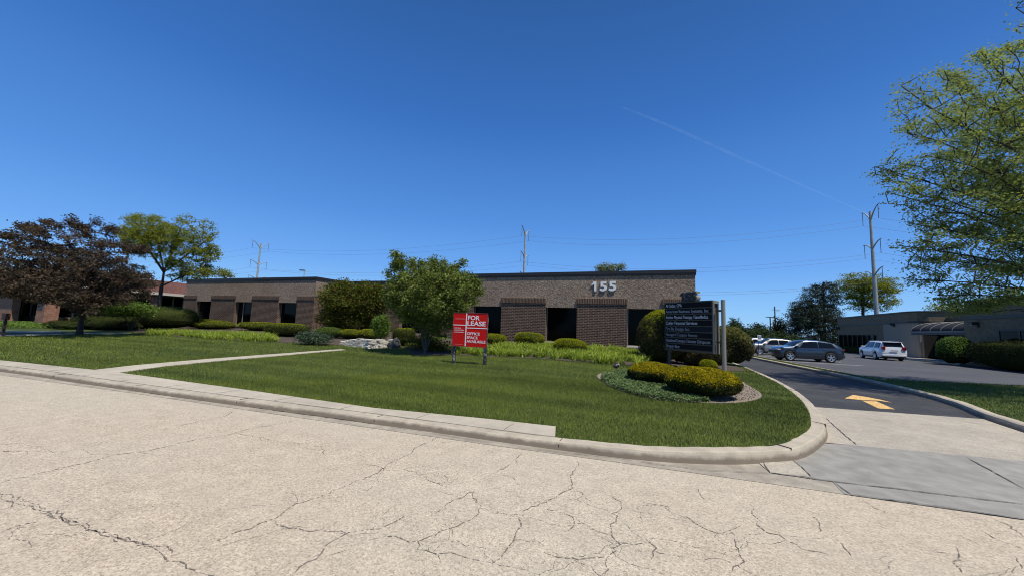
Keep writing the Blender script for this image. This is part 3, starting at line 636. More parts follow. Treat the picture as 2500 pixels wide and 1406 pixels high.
def shrub_px(name, label, x0, x1, ytop, Y, n=7000, ls=.045, md=None, mt=None, ratio=.8, bot=None, dep=None, **kw):
    """place a shrub spanning photo columns x0..x1 with its middle on the line y = Y"""
    xm = (x0 + x1) / 2; a = aty(x0, ytop + 15, Y); b = aty(x1, ytop + 15, Y); t = aty(xm, ytop, Y); rx = abs(b[0] - a[0]) / 2 * .96
    X = (a[0] + b[0]) / 2; g = float(zA(X, Y)) - .03; h = (aty(xm, ytop, Y - rx * ratio * .4)[2] - g)
    return shrub(name, label, kw.pop('cat', 'shrub'), (X, Y, g), rx, rx * ratio, h, n, ls, md or m_yewd, mt or m_yew_lit_tip, **kw)
# ------------------------------------------------------------------ lettering
def text_mesh(s, size=1, bold=0, ext=.01):
    cu = bpy.data.curves.new('t', 'FONT'); cu.body = s; cu.size = size; cu.offset = bold; cu.extrude = ext; cu.resolution_u = 4
    o = bpy.data.objects.new('t', cu); col.objects.link(o); bpy.context.view_layer.update()
    me = bpy.data.meshes.new_from_object(o.evaluated_get(bpy.context.evaluated_depsgraph_get())); bpy.data.objects.remove(o)
    V = np.array([v.co[:] for v in me.vertices]); Fs = [tuple(p.vertices) for p in me.polygons]; bpy.data.meshes.remove(me); return V, Fs
def letters(name, s, x0, x1, z0, z1, y, m, parent, bold=0.0, ext=.004, cap=None):
    """text in the parent's xz plane facing -y, fitted to the box x0..x1 and capital height z0..z1"""
    V, Fs = text_mesh(s, 1, bold, 1); Vc, _ = text_mesh('H', 1, bold, 1); h = Vc[:, 1].max() - max(Vc[:, 1].min(), 0)
    X = (V[:, 0] - V[:, 0].min()) / (V[:, 0].max() - V[:, 0].min()) * (x1 - x0) + x0; Zz = (V[:, 1] - Vc[:, 1].min()) / h * (z1 - z0) + z0
    Y = y - (V[:, 2] * ext); return obj(name, np.stack([X, Y, Zz], 1), Fs, m, parent)

# ------------------------------------------------------------------ the brown brick office building
YF = 23.0; ZR = 5.30; ZB = 3.66; ZH = 3.07
B = empty('office_building', (-14, YF, .3), 0, 'long single-storey brown brick and rough stucco office building numbered 155', 'building')
bo = np.array([-14, YF, .3])
def part(name, mb, m, parent=B, off=bo, bevel=0):
    if len(off): mb.v = [(x - off[0], y - off[1], z - off[2]) for x, y, z in mb.v]
    o = mb.build(name, m, parent, bevel); return o
XL0, XL1 = -45.5, -27.2; XR0, XR1 = -13.9, 1.88; YB = 26.0; YE = 45.0
mb = MB()
mb.box(XL0, XL1, YF, YF + .3, ZH, ZR - .18); mb.box(XL1 - .3, XL1, YF + .3, YB, ZH, ZR - .18); mb.box(XL0, XL0 + .3, YF + .3, YE, ZH, ZR - .18)
mb.box(XL1, XR0, YB, YB + .3, ZH, ZR - .18); mb.box(XR0, XR0 + .3, YF + .3, YB, ZH, ZR - .18); mb.box(XR0, XR1, YF, YF + .3, ZH, ZR - .18); mb.box(XR1 - .3, XR1, YF + .3, YE, ZH, ZR - .18)
mb.box(XL0 + .3, XR1 - .3, YE - .3, YE, ZH, ZR - .18)
part('stucco_band', mb, m_stuc)
mb = MB()
e = .06
for (x0, x1, y0, y1) in ((XL0 - e, XL1 + e, YF - e, YF + .4), (XL1 - .4, XL1 + e, YF + .4, YB - e), (XL0 - e, XL0 + .4, YF + .4, YE + e), (XL1 - .4, XR0 + .4, YB - e, YB + .4), (XR0 - e, XR0 + .4, YF + .4, YB - e), (XR0 - e, XR1 + e, YF - e, YF + .4), (XR1 - .4, XR1 + e, YF + .4, YE + e)):
    mb.box(x0, x1, y0, y1, ZR - .13, ZR + .02); 
    mb.box(x0 + .015, x1 - .015, y0 + .015, y1 - .003, ZR - .27, ZR - .135)
part('coping', mb, m_cop)
for _a, _b in ((XR0, XR1), (XL0, XL1)): mb = MB(); mb.box(_a - e - .01, _b + e + .01, YF - e - .012, YF - e - .002, ZR - .15, ZR - .125); part('coping_edge', mb, m_trim)
mb = MB(); mb.box(XL0 + .3, XL1 - .3, YF + .3, YB + .3, ZR - .6, ZR - .5); mb.box(XL0 + .3, XR1 - .3, YB + .31, YE - .3, ZR - .6, ZR - .5); mb.box(XR0 + .3, XR1 - .3, YF + .3, YB + .3, ZR - .6, ZR - .5)
part('roof', mb, m_roofm)
def pier(x0, x1, y, depth=.42, wrap=False, z0=-.2):
    mb = MB(); mb.box(x0, x1, y - .035, y + depth, z0, ZB - .37); o = part('brick_pier', mb, m_brick)
    mb = MB(); mb.box(x0 - .02, x1 + .02, y - .08, y + depth - .05, ZB - .34, ZB); part('soldier_course', mb, m_sold, o, bo); col.objects[-1] if 0 else None
    return o
def win(x0, x1, y, sill=.88, mull=0):
    g = MB(); g.box(x0, x1, y + .30, y + .33, sill, ZH); w = part('window', g, m_glass)
    f = MB(); f.box(x0, x0 + .05, y + .24, y + .30, sill, ZH); f.box(x1 - .05, x1, y + .24, y + .30, sill, ZH); f.box(x0 + .05, x1 - .05, y + .24, y + .30, sill, sill + .05)
    if mull: xm = x0 + (x1 - x0) * mull; f.box(xm - .03, xm + .03, y + .24, y + .30, sill + .05, ZH)
    part('window_frame', f, m_alum, w, bo)
    s = MB(); s.box(x0 - .0, x1 + .0, y - .06, y + .24, sill - .09, sill); part('window_sill', s, m_sill, w, bo)
    k = MB(); k.box(x0, x1, y + .02, y + .38, -.2, sill - .09); part('spandrel', k, m_brick, w, bo)
    return w
# parts are children of the building, offsets are relative to its base
_old = part
def _childfix(): pass
for a, b in ((-14.0, -12.04), (-9.9, -6.8), (-4.78, -1.79), (.18, XR1 + .03)): 
    pier(a, b, YF)
for a, b in ((-12.04, -9.9), (-6.8, -4.78), (-1.79, .18)): win(a, b, YF)
for a, b in ((XL0, -43.36), (-41.0, -37.4), (-35.0, -31.5), (-29.2, XL1 + .03)): pier(a, b, YF)
for a, b, m_ in ((-43.36, -41.0, 0), (-37.4, -35.0, .35), (-31.5, -29.2, 0)): win(a, b, YF, .88, m_)
for a, b in ((XL1 + .04, -25.2), (-23.2, -20.6), (-18.4, -15.6)): pier(a, b, YB)
for a, b in ((-25.2, -23.2), (-20.6, -18.4)): win(a, b, YB)
# side wall piers (wing return and the driveway side)
def pier_side(x, y0, y1, sgn):
    a, b = (x - .42, x + .035) if sgn > 0 else (x - .035, x + .42)
    mb = MB(); mb.box(a, b, y0, y1, -.2, ZB - .37); o = part('brick_pier', mb, m_brick)
    a, b = (x - .37, x + .08) if sgn > 0 else (x - .08, x + .37)
    mb = MB(); mb.box(a, b, y0 - .02, y1 + .02, ZB - .34, ZB); part('soldier_course', mb, m_sold, o, bo)
pier_side(XL1, YF + .45, 24.6, 1)
mb = MB(); mb.box(XL1 - .34, XL1 - .3, 24.6, YB, .3, ZH); part('side_window', mb, m_glass)
for y0 in (26.2, 31.2, 36.2, 41.2): pier_side(XR1, y0, y0 + 2.9, 1)
mb = MB(); mb.box(XR1 - .34, XR1 - .3, YF + .45, YE - .3, .2, ZH); part('side_window', mb, m_glass)
mb = MB(); mb.box(XL0 + .02, XL0 + .3, YF + .42, YE, -.2, ZH); mb.box(XR0 + .02, XR0 + .3, YF + .42, YB, -.2, ZH); mb.box(XR0 - 1.7, XR0, YB + .02, YB + .3, -.2, ZH); mb.box(XL0 + .3, XR1, YE - .3, YE - .02, -.2, ZH)
part('brick_wall', mb, m_brick)
mb = MB(); mb.box(XL0 + .5, XR1 - .6, YB + 1.5, YB + 1.6, -.1, ZH); part('inner_wall', mb, m_dark)
# house number on the facade
def one_mesh():
    pr = [(0, .74), (.30, .86), (.42, 1), (1, 1), (1, 0), (.56, 0), (.56, .72), (.0, .60)]; n = len(pr)
    V = np.array([(x, y, 0) for x, y in pr] + [(x, y, 1) for x, y in pr]); return V, [tuple(range(n))[::-1], tuple(range(n, 2 * n))] + [(i, (i + 1) % n, n + (i + 1) % n, n + i) for i in range(n)]
def digit(ch, x0, x1, z0, z1, y, mface, parent, depth=.05, bold=.035, rotz=0, name='house_number'):
    V, Fs = one_mesh() if ch == '1' else text_mesh(ch, 1, bold, 1); V = V - V.min(0); V = V / V.max(0)
    X = x0 + V[:, 0] * (x1 - x0); Zz = z0 + V[:, 1] * (z1 - z0); Y = y + (1 - V[:, 2]) * depth
    return obj(name, np.stack([X, Y, Zz], 1), Fs, mface, parent)
for ch, pa, pb, t, b in (('1', 1444, 1455.4, 687.2, 710.2), ('5', 1464, 1481.5, 687.5, 710.4), ('5', 1486, 1504.5, 686.2, 710.2)):
    a = aty(pa, 700, YF - .1); c = aty(pb, 700, YF - .1); zt = aty((pa + pb) / 2, t, YF - .1)[2]; zb = aty((pa + pb) / 2, b, YF - .1)[2]
    digit(ch, a[0] + 14, c[0] + 14, zb - .3, zt - .3, -.065, m_numw, B, .035, .035)

# ------------------------------------------------------------------ red brick building at the far left
RB = empty('red_brick_building', (-49.5, 15, .2), 0, 'red brick office building with white eave behind the dark-leaved tree', 'building'); ro = np.array([-49.5, 15, .2])
def rp(name, mb, m, parent=RB, off=ro): return part(name, mb, m, parent, off)
EZ = 3.9
def px_on_x(px, X): return float(atx(px, 790, X)[1])
def px_on_y(px, Y): return float(aty(px, 790, Y)[0])
X0 = -49.5; Y0 = 15.0
mb = MB()
mb.box(px_on_y(83, Y0), X0 + .0, Y0, Y0 + .5, -.2, EZ - .4)
mb.box(px_on_y(-90, Y0), px_on_y(21, Y0), Y0, Y0 + .5, -.2, EZ - .4)
mb.box(X0 - .5, X0, Y0 + .5, px_on_x(140, X0), -.2, EZ - .4)
mb.box(X0 - .5, X0, px_on_x(362, X0), px_on_x(371, X0), -.2, EZ - .4)
mb.box(-85, X0 - .5, Y0 + 1.6, Y0 + 1.75, -.2, 1.0); mb.box(X0 - 1.2, X0 - 1.1, px_on_x(140, X0), 30, -.2, .95)
rp('brick_wall', mb, m_rbrick)
mb = MB(); mb.box(-85, X0 - .5, Y0 + 1.65, Y0 + 1.72, 1.0, EZ - .4); mb.box(X0 - 1.18, X0 - 1.12, px_on_x(140, X0), 32, .95, EZ - .4); w = rp('window', mb, m_glass)
mb = MB()
for p in (50, 71): x = px_on_y(p, Y0 + 1.6); mb.box(x - .04, x + .04, Y0 + 1.5, Y0 + 1.6, 1.0, EZ - .4)
mb.box(px_on_y(21, Y0), X0, Y0 + 1.5, Y0 + 1.6, .95, 1.02)
for p in (173, 199, 243, 375, 415, 440): y = px_on_x(p, X0 - 1.1); mb.box(X0 - 1.1, X0 - 1.04, y - .06, y + .06, .95, EZ - .4)
mb.box(X0 - 1.1, X0 - 1.03, px_on_x(140, X0), 32, .9, .98); mb.box(X0 - .5, X0 + .03, px_on_x(371, X0), px_on_x(371, X0) + .12, -.2, EZ - .4)
rp('window_frame', mb, m_alum, w)
mb = MB(); mb.box(-85, X0 + .25, Y0 - .25, 36, EZ - .4, EZ - .25); rp('soffit', mb, m_trim)
mb = MB(); mb.box(-85, X0 + .42, Y0 - .42, Y0 - .25, EZ - .27, EZ); mb.box(X0 + .25, X0 + .42, Y0 - .25, 36, EZ - .27, EZ); rp('eave_trim', mb, m_sill)
mb = MB(); mb.add([(-85, Y0 - .35, EZ), (X0 + .35, Y0 - .35, EZ), (X0 + .35, 36, EZ), (-85, 36, EZ), (-85, Y0 + .6, EZ + 1.3), (X0 - .6, Y0 + .6, EZ + 1.3), (X0 - .6, 35, EZ + 1.3), (-85, 35, EZ + 1.3)],
                 [(0, 1, 5, 4), (1, 2, 6, 5), (4, 5, 6, 7), (2, 3, 7, 6)]); rp('shingle_roof', mb, m_shin)

# ------------------------------------------------------------------ tan brick building at the right
TB = empty('tan_brick_building', (27, 56, 0), 0, 'tan brick office building with curved awning across the parking lot', 'building'); to = np.array([27, 56, 0.])
def tp(name, mb, m, parent=TB): return part(name, mb, m, parent, to)
HZ = 5.42
XA, XBb, XC = 27.0, 25.4, 29.6; YA0, YA1 = 56.2, 76.0; YC = 46.0
zb1 = float(atx(2232, 782.6, XA)[2]); 
def wall_rng(x0, x1, y0, y1, z0, z1, m, n, parent=TB): mb = MB(); mb.box(x0, x1, y0, y1, z0, z1); return tp(n, mb, m, parent)
ZN = 4.28
cut = 1.0
def aprism(d, z0, z1):
    mb = MB(); mb.prism(area_ccw([(XA - d, YA1), (XA - d, YA0 + cut * 1.2), (XA + .35, YA0 + .25 - d), (XA + cut * 1.2, YA0 - d), (XC + 3, YA0 - d), (XC + 3, YA1)]), z0, z1); return mb
tp('upper_wall', aprism(.0, ZN + .02, HZ - .12), m_tanf)
tp('coping', aprism(.10, HZ - .12, HZ + .03), m_dark)
tp('string_course', aprism(.07, ZN - .20, ZN + .02), m_dark)
yw0, yw1 = float(atx(2146, 830, XA)[1]), float(atx(2048, 830, XA)[1])
mb = MB(); mb.box(XA, XA + .3, YA0 + 6.5, yw0, -.1, ZN - .2); mb.box(XA, XA + .3, yw1, YA1, -.1, ZN - .2); mb.box(XA, XA + .3, yw0, yw1, 2.75, ZN - .2); mb.box(XA, XA + .3, yw0, yw1, -.1, .65)
tp('brick_wall', mb, m_tan)
mb = MB(); mb.prism(area_ccw([(XA, YA0 + 6.5), (XA, YA0 + cut * 1.2), (XA + .35, YA0 + .25), (XA + cut * 1.2, YA0), (XC + 3, YA0), (XC + 3, YA0 + 6.5)]), -.1, ZN - .2); tp('ribbed_wall', mb, m_rib)
mb = MB(); mb.box(XA + .18, XA + .22, yw0, yw1, .65, 2.75); w = tp('window', mb, m_glass)
mb = MB()
for i in range(9): y = yw0 + (yw1 - yw0) * i / 8; mb.box(XA + .05, XA + .18, y - .06, y + .06, .65, 2.75)
mb.box(XA + .06, XA + .17, yw0 + .06, yw1 - .06, 2.67, 2.75)
tp('window_frame', mb, m_black, w)
# recess, entrance and front block
wall_rng(XC, XC + .3, YC, YA0, -.1, ZN - .2, m_trim, 'recess_wall'); wall_rng(XA + .62, XC - .15, YA0 - .22, YA0 - .03, -.1, 3.1, m_dark, 'vestibule_screen'); wall_rng(XC, XC + .3, YC, YA0, ZN - .18, 4.75, m_tan, 'recess_upper_wall'); wall_rng(XC - .1, XC + .35, YC + .01, YA0 - .08, ZN - .26, ZN + .06, m_dark, 'recess_trim')
mb = MB()
for i, y in enumerate(np.linspace(YC + 1.2, YA0 - 2.2, 4)): mb.box(XC - .12, XC - .05, y, y + 1.8, .05, 2.6)
d = tp('entrance_door', mb, m_glass)
mb = MB()
for i, y in enumerate(np.linspace(YC + 1.2, YA0 - 2.2, 4)): mb.box(XC - .14, XC - .04, y - .05, y - .002, .05, 2.7); mb.box(XC - .13, XC - .125, y + .6, y + 1.1, 1.1, 1.5)
tp('door_frame', mb, m_alum, d)
mb = MB(); mb.box(XBb, XC + 3, 24, YC, -.1, 4.0); o = tp('front_wall', mb, m_tan)
mb = MB(); mb.box(XBb + .12, XC + 3.1, 24, YC - .0, 4.22, 5.55); tp('front_upper_wall', mb, m_tanf)
mb = MB(); mb.box(XBb - .06, XC + 3.1, 24, YC + .06, 4.0, 4.22); tp('front_string_course', mb, m_dark)
mb = MB(); mb.box(XBb + .02, XC + 3.2, 24, YC + .1, 5.55, 5.7); tp('front_coping', mb, m_dark)
mb = MB(); mb.box(XBb - .035, XBb - .01, 34, float(atx(2447, 840, XBb)[1]), .9, 3.0); w = tp('front_window', mb, m_glass)
mb = MB()
ye = float(atx(2442, 840, XBb)[1])
for y in (ye, ye - 1.85, ye - 3.6): mb.box(XBb - .07, XBb - .01, y - .12, y, .9, 3.0)
mb.box(XBb - .07, XBb - .011, 34, ye, 3.0, 3.12); tp('window_frame', mb, m_black, w)
# quarter-barrel awning with light ribs
ya, yb = 46.12, 53.9; xo, xi = 25.55, 27.9; zo, zi = 3.02, 4.02
def arc(t): a = math.pi / 2 * t; return xo + (xi - xo) * (1 - math.cos(a)), zo + (zi - zo) * math.sin(a)
n = 12; V = []; Fs = []
for i in range(n + 1):
    x, z_ = arc(i / n); V += [(x, ya, z_), (x, yb, z_)]
for i in range(n): Fs.append((2 * i, 2 * i + 1, 2 * i + 3, 2 * i + 2))
b0 = len(V); V += [(xi, yb, zo)]; Fs.append(tuple([2 * i + 1 for i in range(n + 1)] + [b0]))
mb = MB(); mb.add(V, Fs); mb.box(xo, XC, ya, yb, zo - .06, zo - .02); m_awn = mat('awning_fabric', (.030, .030, .034), .8, 0, .1)
aw = tp('awning', mb, m_awn)
mb = MB()
for y in np.linspace(ya + .1, yb, 6): mb.tube([(arc(i / n)[0] - .02, y, arc(i / n)[1] + .02) for i in range(n + 1)], .045, 5)
mb.box(xo - .06, xo - .005, ya, yb + .04, zo - .11, zo + .02)
tp('awning_rib', mb, mat('awning_rib_grey', (.20, .19, .18), .6, 0, .2), aw)
mb = MB(); mb.box(xo, xo + .06, ya, yb, zo - .34, zo - .115); mb.box(xo, xi, yb - .06, yb, zo - .34, zo - .07); tp('awning_valance', mb, m_black, aw)
def wall_lamp(px, py, X):
    p = atx(px, py, X) - to; mb = MB(); mb.box(p[0] - .12, p[0], p[1] - .12, p[1] + .12, p[2] - .22, p[2] + .05); mb.box(p[0] - .5, p[0] - .06, p[1] - .2, p[1] + .2, p[2] - .02, p[2] + .22)
    o = mb.build('wall_lamp', m_dark, TB); m2 = MB(); m2.box(p[0] - .46, p[0] - .14, p[1] - .16, p[1] + .16, p[2] - .06, p[2] - .025); m2.build('lamp_lens', m_alum, o)
for a in ((2183, 793, XA), (2049, 801, XA), (2388, 792, XBb)): wall_lamp(*a)

# ------------------------------------------------------------------ lease sign
pL = march(1106, 886); pR = march(1182, 891); dv = (pR - pL)[:2]; ang = math.atan2(dv[1], dv[0]); wS = float(np.linalg.norm(dv))
LS = empty('lease_sign', tuple((pL + pR) / 2), ang, 'red FOR LEASE sign on two weathered black posts in the lawn', 'sign')
hw = wS / 2
for s in (-1, 1):
    mb = MB(); cx = s * (hw - .0); mb.box(cx - .05, cx + .05, .0, .10, -.3, 1.80); mb.build('post', m_post, LS, .006)
zT, zBm = 1.865, .655; 
mb = MB(); mb.box(-hw - .06, hw + .05, -.022, -.002, zBm, zT); pn = mb.build('sign_panel', m_signred, LS)
mb = MB(); xl, xr = -hw - .06, hw + .05; 
for b in ((xl - .012, xr + .012, zBm - .02, zBm), (xl - .012, xr + .012, zT, zT + .018), (xl - .012, xl, zBm, zT), (xr, xr + .014, zBm, zT)): mb.box(b[0], b[1], -.03, .0, b[2], b[3])
mb.build('sign_frame', mat('sign_edge', (.22, .05, .05), .5), LS)
WW = xr - xl; HH = zT - zBm
sx = lambda u: xl + u * WW; sz = lambda v: zT - v * HH
mb = MB(); mb.box(sx(.372), sx(.400), -.030, -.0225, zBm, zT); mb.box(sx(0), sx(.372), -.028, -.0225, sz(.378), sz(.355)); mb.box(sx(.400), sx(1), -.028, -.0225, sz(.455), sz(.432)); mb.build('divider', m_signwh, pn)
yt = -.0235
for s, u0, u1, v0, v1, bd, m_ in (('FOR', .43, .775, .20, .07, .02, m_signwh), ('LEASE', .42, .955, .375, .24, .02, m_signwh), ('OFFICE', .42, .80, .655, .575, .012, m_signwh), ('SPACE', .42, .745, .775, .695, .012, m_signwh), ('AVAILABLE', .42, .975, .89, .81, .012, m_signwh),
                              ('JAMESON', .05, .345, .195, .155, -.012, m_signthin), ('STEVEN', .04, .225, .475, .445, .005, m_signwh), ('GOLDSTEIN', .04, .315, .535, .505, .005, m_signwh), ('312.640.0002', .04, .335, .598, .568, .0, m_signwh)):
    letters('lettering', s, sx(u0), sx(u1), sz(v0), sz(v1), yt, m_, pn, bd, .004)
mb = MB(); mb.box(sx(.04), sx(.305), -.026, -.0225, sz(.957), sz(.948)); mb.build('small_print', m_signthin, pn)

# ------------------------------------------------------------------ monument sign
mR = atz(1757, 912, .25); mL = atd(1630, 850, 16.25); dv = (mR - mL)[:2]; ang = math.atan2(dv[1], dv[0]); wM = float(np.linalg.norm(dv)); 
gM = float(zA(*mL[:2])); MS = empty('directory_sign', (mL[0], mL[1], 0), ang, 'dark tenant directory sign with eight name strips and the number 155 on top', 'sign')
cM, sM = math.cos(ang), math.sin(ang)
def onM(px, py):  # photo point -> (u along the sign, z) on the sign face plane
    d = ray(px, py); n = np.array([-sM, cM, 0]); o3 = np.array([mL[0], mL[1], 0]); t = (o3 - C0).dot(n) / d.dot(n); q = C0 + d * t - o3
    return q[0] * cM + q[1] * sM, q[2]
uTL = onM(1622, 740); uTR = onM(1739, 730.5); uBL = onM(1623, 853.5); uBR = onM(1740, 862.5)
zt = (uTL[1] + uTR[1]) / 2; zb = (uBL[1] + uBR[1]) / 2; u0 = (uTL[0] + uBL[0]) / 2; u1 = (uTR[0] + uBR[0]) / 2
mb = MB(); mb.box(u0, u1, .0, .30, zb, zt); cab = mb.build('cabinet', m_olive, MS, .01)
mb = MB(); mb.box(u1 + .012, u1 + .07, -.01, .04, zb, zt - .02); mb.box(u1 + .012, u1 + .07, .26, .31, zb, zt - .02); mb.box(u1 + .012, u1 + .07, .04, .26, zt - .14, zt - .02); mb.build('end_trim', m_oliveL, cab, .01)
rowsz = (zt - zb - .10) / 8
names = [('Al Cutler, CPA', .385, m_let1, 0), ('American Business Systems, Inc.', .97, m_let2, 1), ('Anchor Physical Therapy / SanaMedica', .95, m_let1, 0), ('Cutler Financial Services', .725, m_let1, 0), ('Fire By Design, Inc.', .56, m_let3, 2), ('Newgard Custom Homes', .72, m_let3, 0), ('Nutritional Concepts / Schuster Chiropractic', .985, m_let2, 0), ('Simply Bee', .325, m_let2, 0)]
for i, (s, wd, m_, kk_) in enumerate(names):
    z1 = zt - .06 - i * rowsz; z0 = z1 - rowsz * .80; mb = MB(); mb.box(u0 + .05, u1 - .03, -.02, -.002, z0, z1); sp_ = mb.build('name_strip', m_slat2 if kk_ == 2 else m_slat, cab)
    W_ = (u1 - u0) - .08; letters('lettering', s, u0 + .09, u0 + .09 + (W_ - .06) * wd, z0 + rowsz * .15, z0 + rowsz * .66, -.021, m_, sp_, .006, .004)
for (uu, gx) in ((u0 + .02, mL), (wM + .06, mR)):
    gz = float(zA(mL[0] + uu * cM, mL[1] + uu * sM)) - .25
    right = uu > .5
    mb = MB(); mb.tube([(uu + (.10 if not right else .03), .15, gz), (uu + (.10 if not right else .03), .15, (zb if not right else zt))], .075, 14); o = mb.build('post', m_oliveL if right else m_olive, MS, smooth=False)
for _z in (zt - .45, zb + .42): mb = MB(); mb.box(u1 + .07, wM + .03, .10, .20, _z, _z + .07); mb.build('bracket', m_olive, MS)
# the three-dimensional number on top of the cabinet, two layers (cream back, dark face)
for i, (ch, pa, pb) in enumerate((('1', 1660, 1668), ('5', 1671, 1685), ('5', 1685, 1698))):
    ua, za_ = onM(pa, 711); ub, _ = onM(pb, 711); 
    V, Fs = one_mesh() if ch == '1' else text_mesh(ch, 1, .04, 1); V = V - V.min(0); V = V / V.max(0)
    for nm, y0, y1, m_ in (('number_face', -.035, .0, m_dark), ('number_body', .001, .22, m_oliveL)):
        X = ua + V[:, 0] * (ub - ua + .02) + (.045 if nm == 'number_body' else 0); Zz = zt + V[:, 1] * (.40 if nm == 'number_body' else .36); Y = y0 + V[:, 2] * (y1 - y0); obj(nm, np.stack([X, Y, Zz], 1), Fs, m_, cab)

# ------------------------------------------------------------------ bed light
p = march(1505, 909); BL = empty('bed_spotlight', tuple(p), .3, 'small floodlight on a short post at the left tip of the sign bed', 'light')
mb = MB(); mb.tube([(0, 0, -.1), (0, 0, .2)], .018, 8); mb.build('post', m_alum, BL)
mb = MB(); mb.tube([(-.09, -.02, .19), (-.03, 0, .22), (.07, .03, .26)], [.05, .075, .07], 12); mb.build('lamp_head', m_dark, BL)
mb = MB(); mb.tube([(.075, .032, .262), (.08, .034, .264)], [.06, .06], 12); mb.build('lens', m_signwh, BL)

# ------------------------------------------------------------------ brown marker post at the far left
p = march(6, 820); MP = empty('marker_post', tuple(p), .2, 'brown post with a small square box on top at the left edge of the lawn', 'post')
m_brp = mat('brown_post_paint', (.05, .022, .018), .6)
dd = float((p - C0).dot(FV / np.linalg.norm(FV))); s_ = 20.9 / F
mb = MB(); mb.box(-.05, .05, -.05, .05, -.2, .86); mb.build('post', m_brp, MP, .008)
mb = MB(); mb.box(-.13, .13, -.09, .09, .86, 1.18); mb.build('box', m_brp, MP, .01)

# ------------------------------------------------------------------ white stacked-stone planter wall
wp = [march(826, 841), march(858, 845.5), march(905, 851), march(935, 849.5), march(951, 847)]
wpts = np.array([p[:2] for p in wp]); topz = [.10, .33, .52, .54, .54]
mb = MB(); Ls = np.concatenate([[0], np.cumsum(np.linalg.norm(np.diff(wpts, axis=0), axis=1))])
zb0 = float(zA(*wpts[2])) - .1
ztop_ = float(aty(905, 826.5, wpts[2][1] + .3)[2])
cz = zb0; row = 0
while cz < ztop_ - .02:
    hh = .055 + .03 * rng.random(); s = -.1 + .2 * rng.random()
    while s < Ls[-1]:
        l = .16 + .30 * rng.random(); c = min(max(s + l / 2, 0), Ls[-1]); x = np.interp(c, Ls, wpts[:, 0]); y = np.interp(c, Ls, wpts[:, 1])
        lim = np.interp(c, Ls, [zb0 + .30, zb0 + .48, ztop_, ztop_, ztop_])
        if cz < lim:
            x2 = np.interp(min(c + .1, Ls[-1]), Ls, wpts[:, 0]); y2 = np.interp(min(c + .1, Ls[-1]), Ls, wpts[:, 1]); a = math.atan2(y2 - y, x2 - x) if (x2 - x) ** 2 + (y2 - y) ** 2 > 1e-6 else .3
            a += rng.normal(0, .05); ca, sa = math.cos(a), math.sin(a); bk = row * .018 + rng.random() * .035
            n0 = len(mb.v); mb.box(-l / 2 + .008, l / 2 - .008, bk, bk + .35, cz + .004, cz + hh - .008)
            for i in range(n0, len(mb.v)):
                q = mb.v[i]; jx, jy, jz = rng.normal(0, .006, 3); mb.v[i] = (x + q[0] * ca - q[1] * sa + jx, y + q[0] * sa + q[1] * ca + jy, q[2] + jz)
        s += l
    cz += hh; row += 1
o = mb.build('stone_wall', m_stone, None, .012); tag(o, 'low curved wall of stacked white limestone in front of the round shrubs', 'wall')
rk = march(960, 850)
for i, (dx, dy, s_) in enumerate(((0, .1, .30), )):
    bm = bmesh.new(); bmesh.ops.create_icosphere(bm, subdivisions=3, radius=1); cv = np.array([v.co[:] for v in bm.verts]); cf = [tuple(v.index for v in f.verts) for f in bm.faces]; bm.free()
    cv = cv * lumpy(cv, 4.1, .35)[:, None] * np.array([.26, .3, .34])
    o = obj('boulder', cv + np.array([rk[0] + dx, rk[1] + dy, rk[2] + .15]), cf, speckled('grey_rock', (.04, .04, .038), (.22, .21, .19), 9, 2, 1, .05)); tag(o, 'dark grey boulder at the right end of the white stone wall', 'rock')

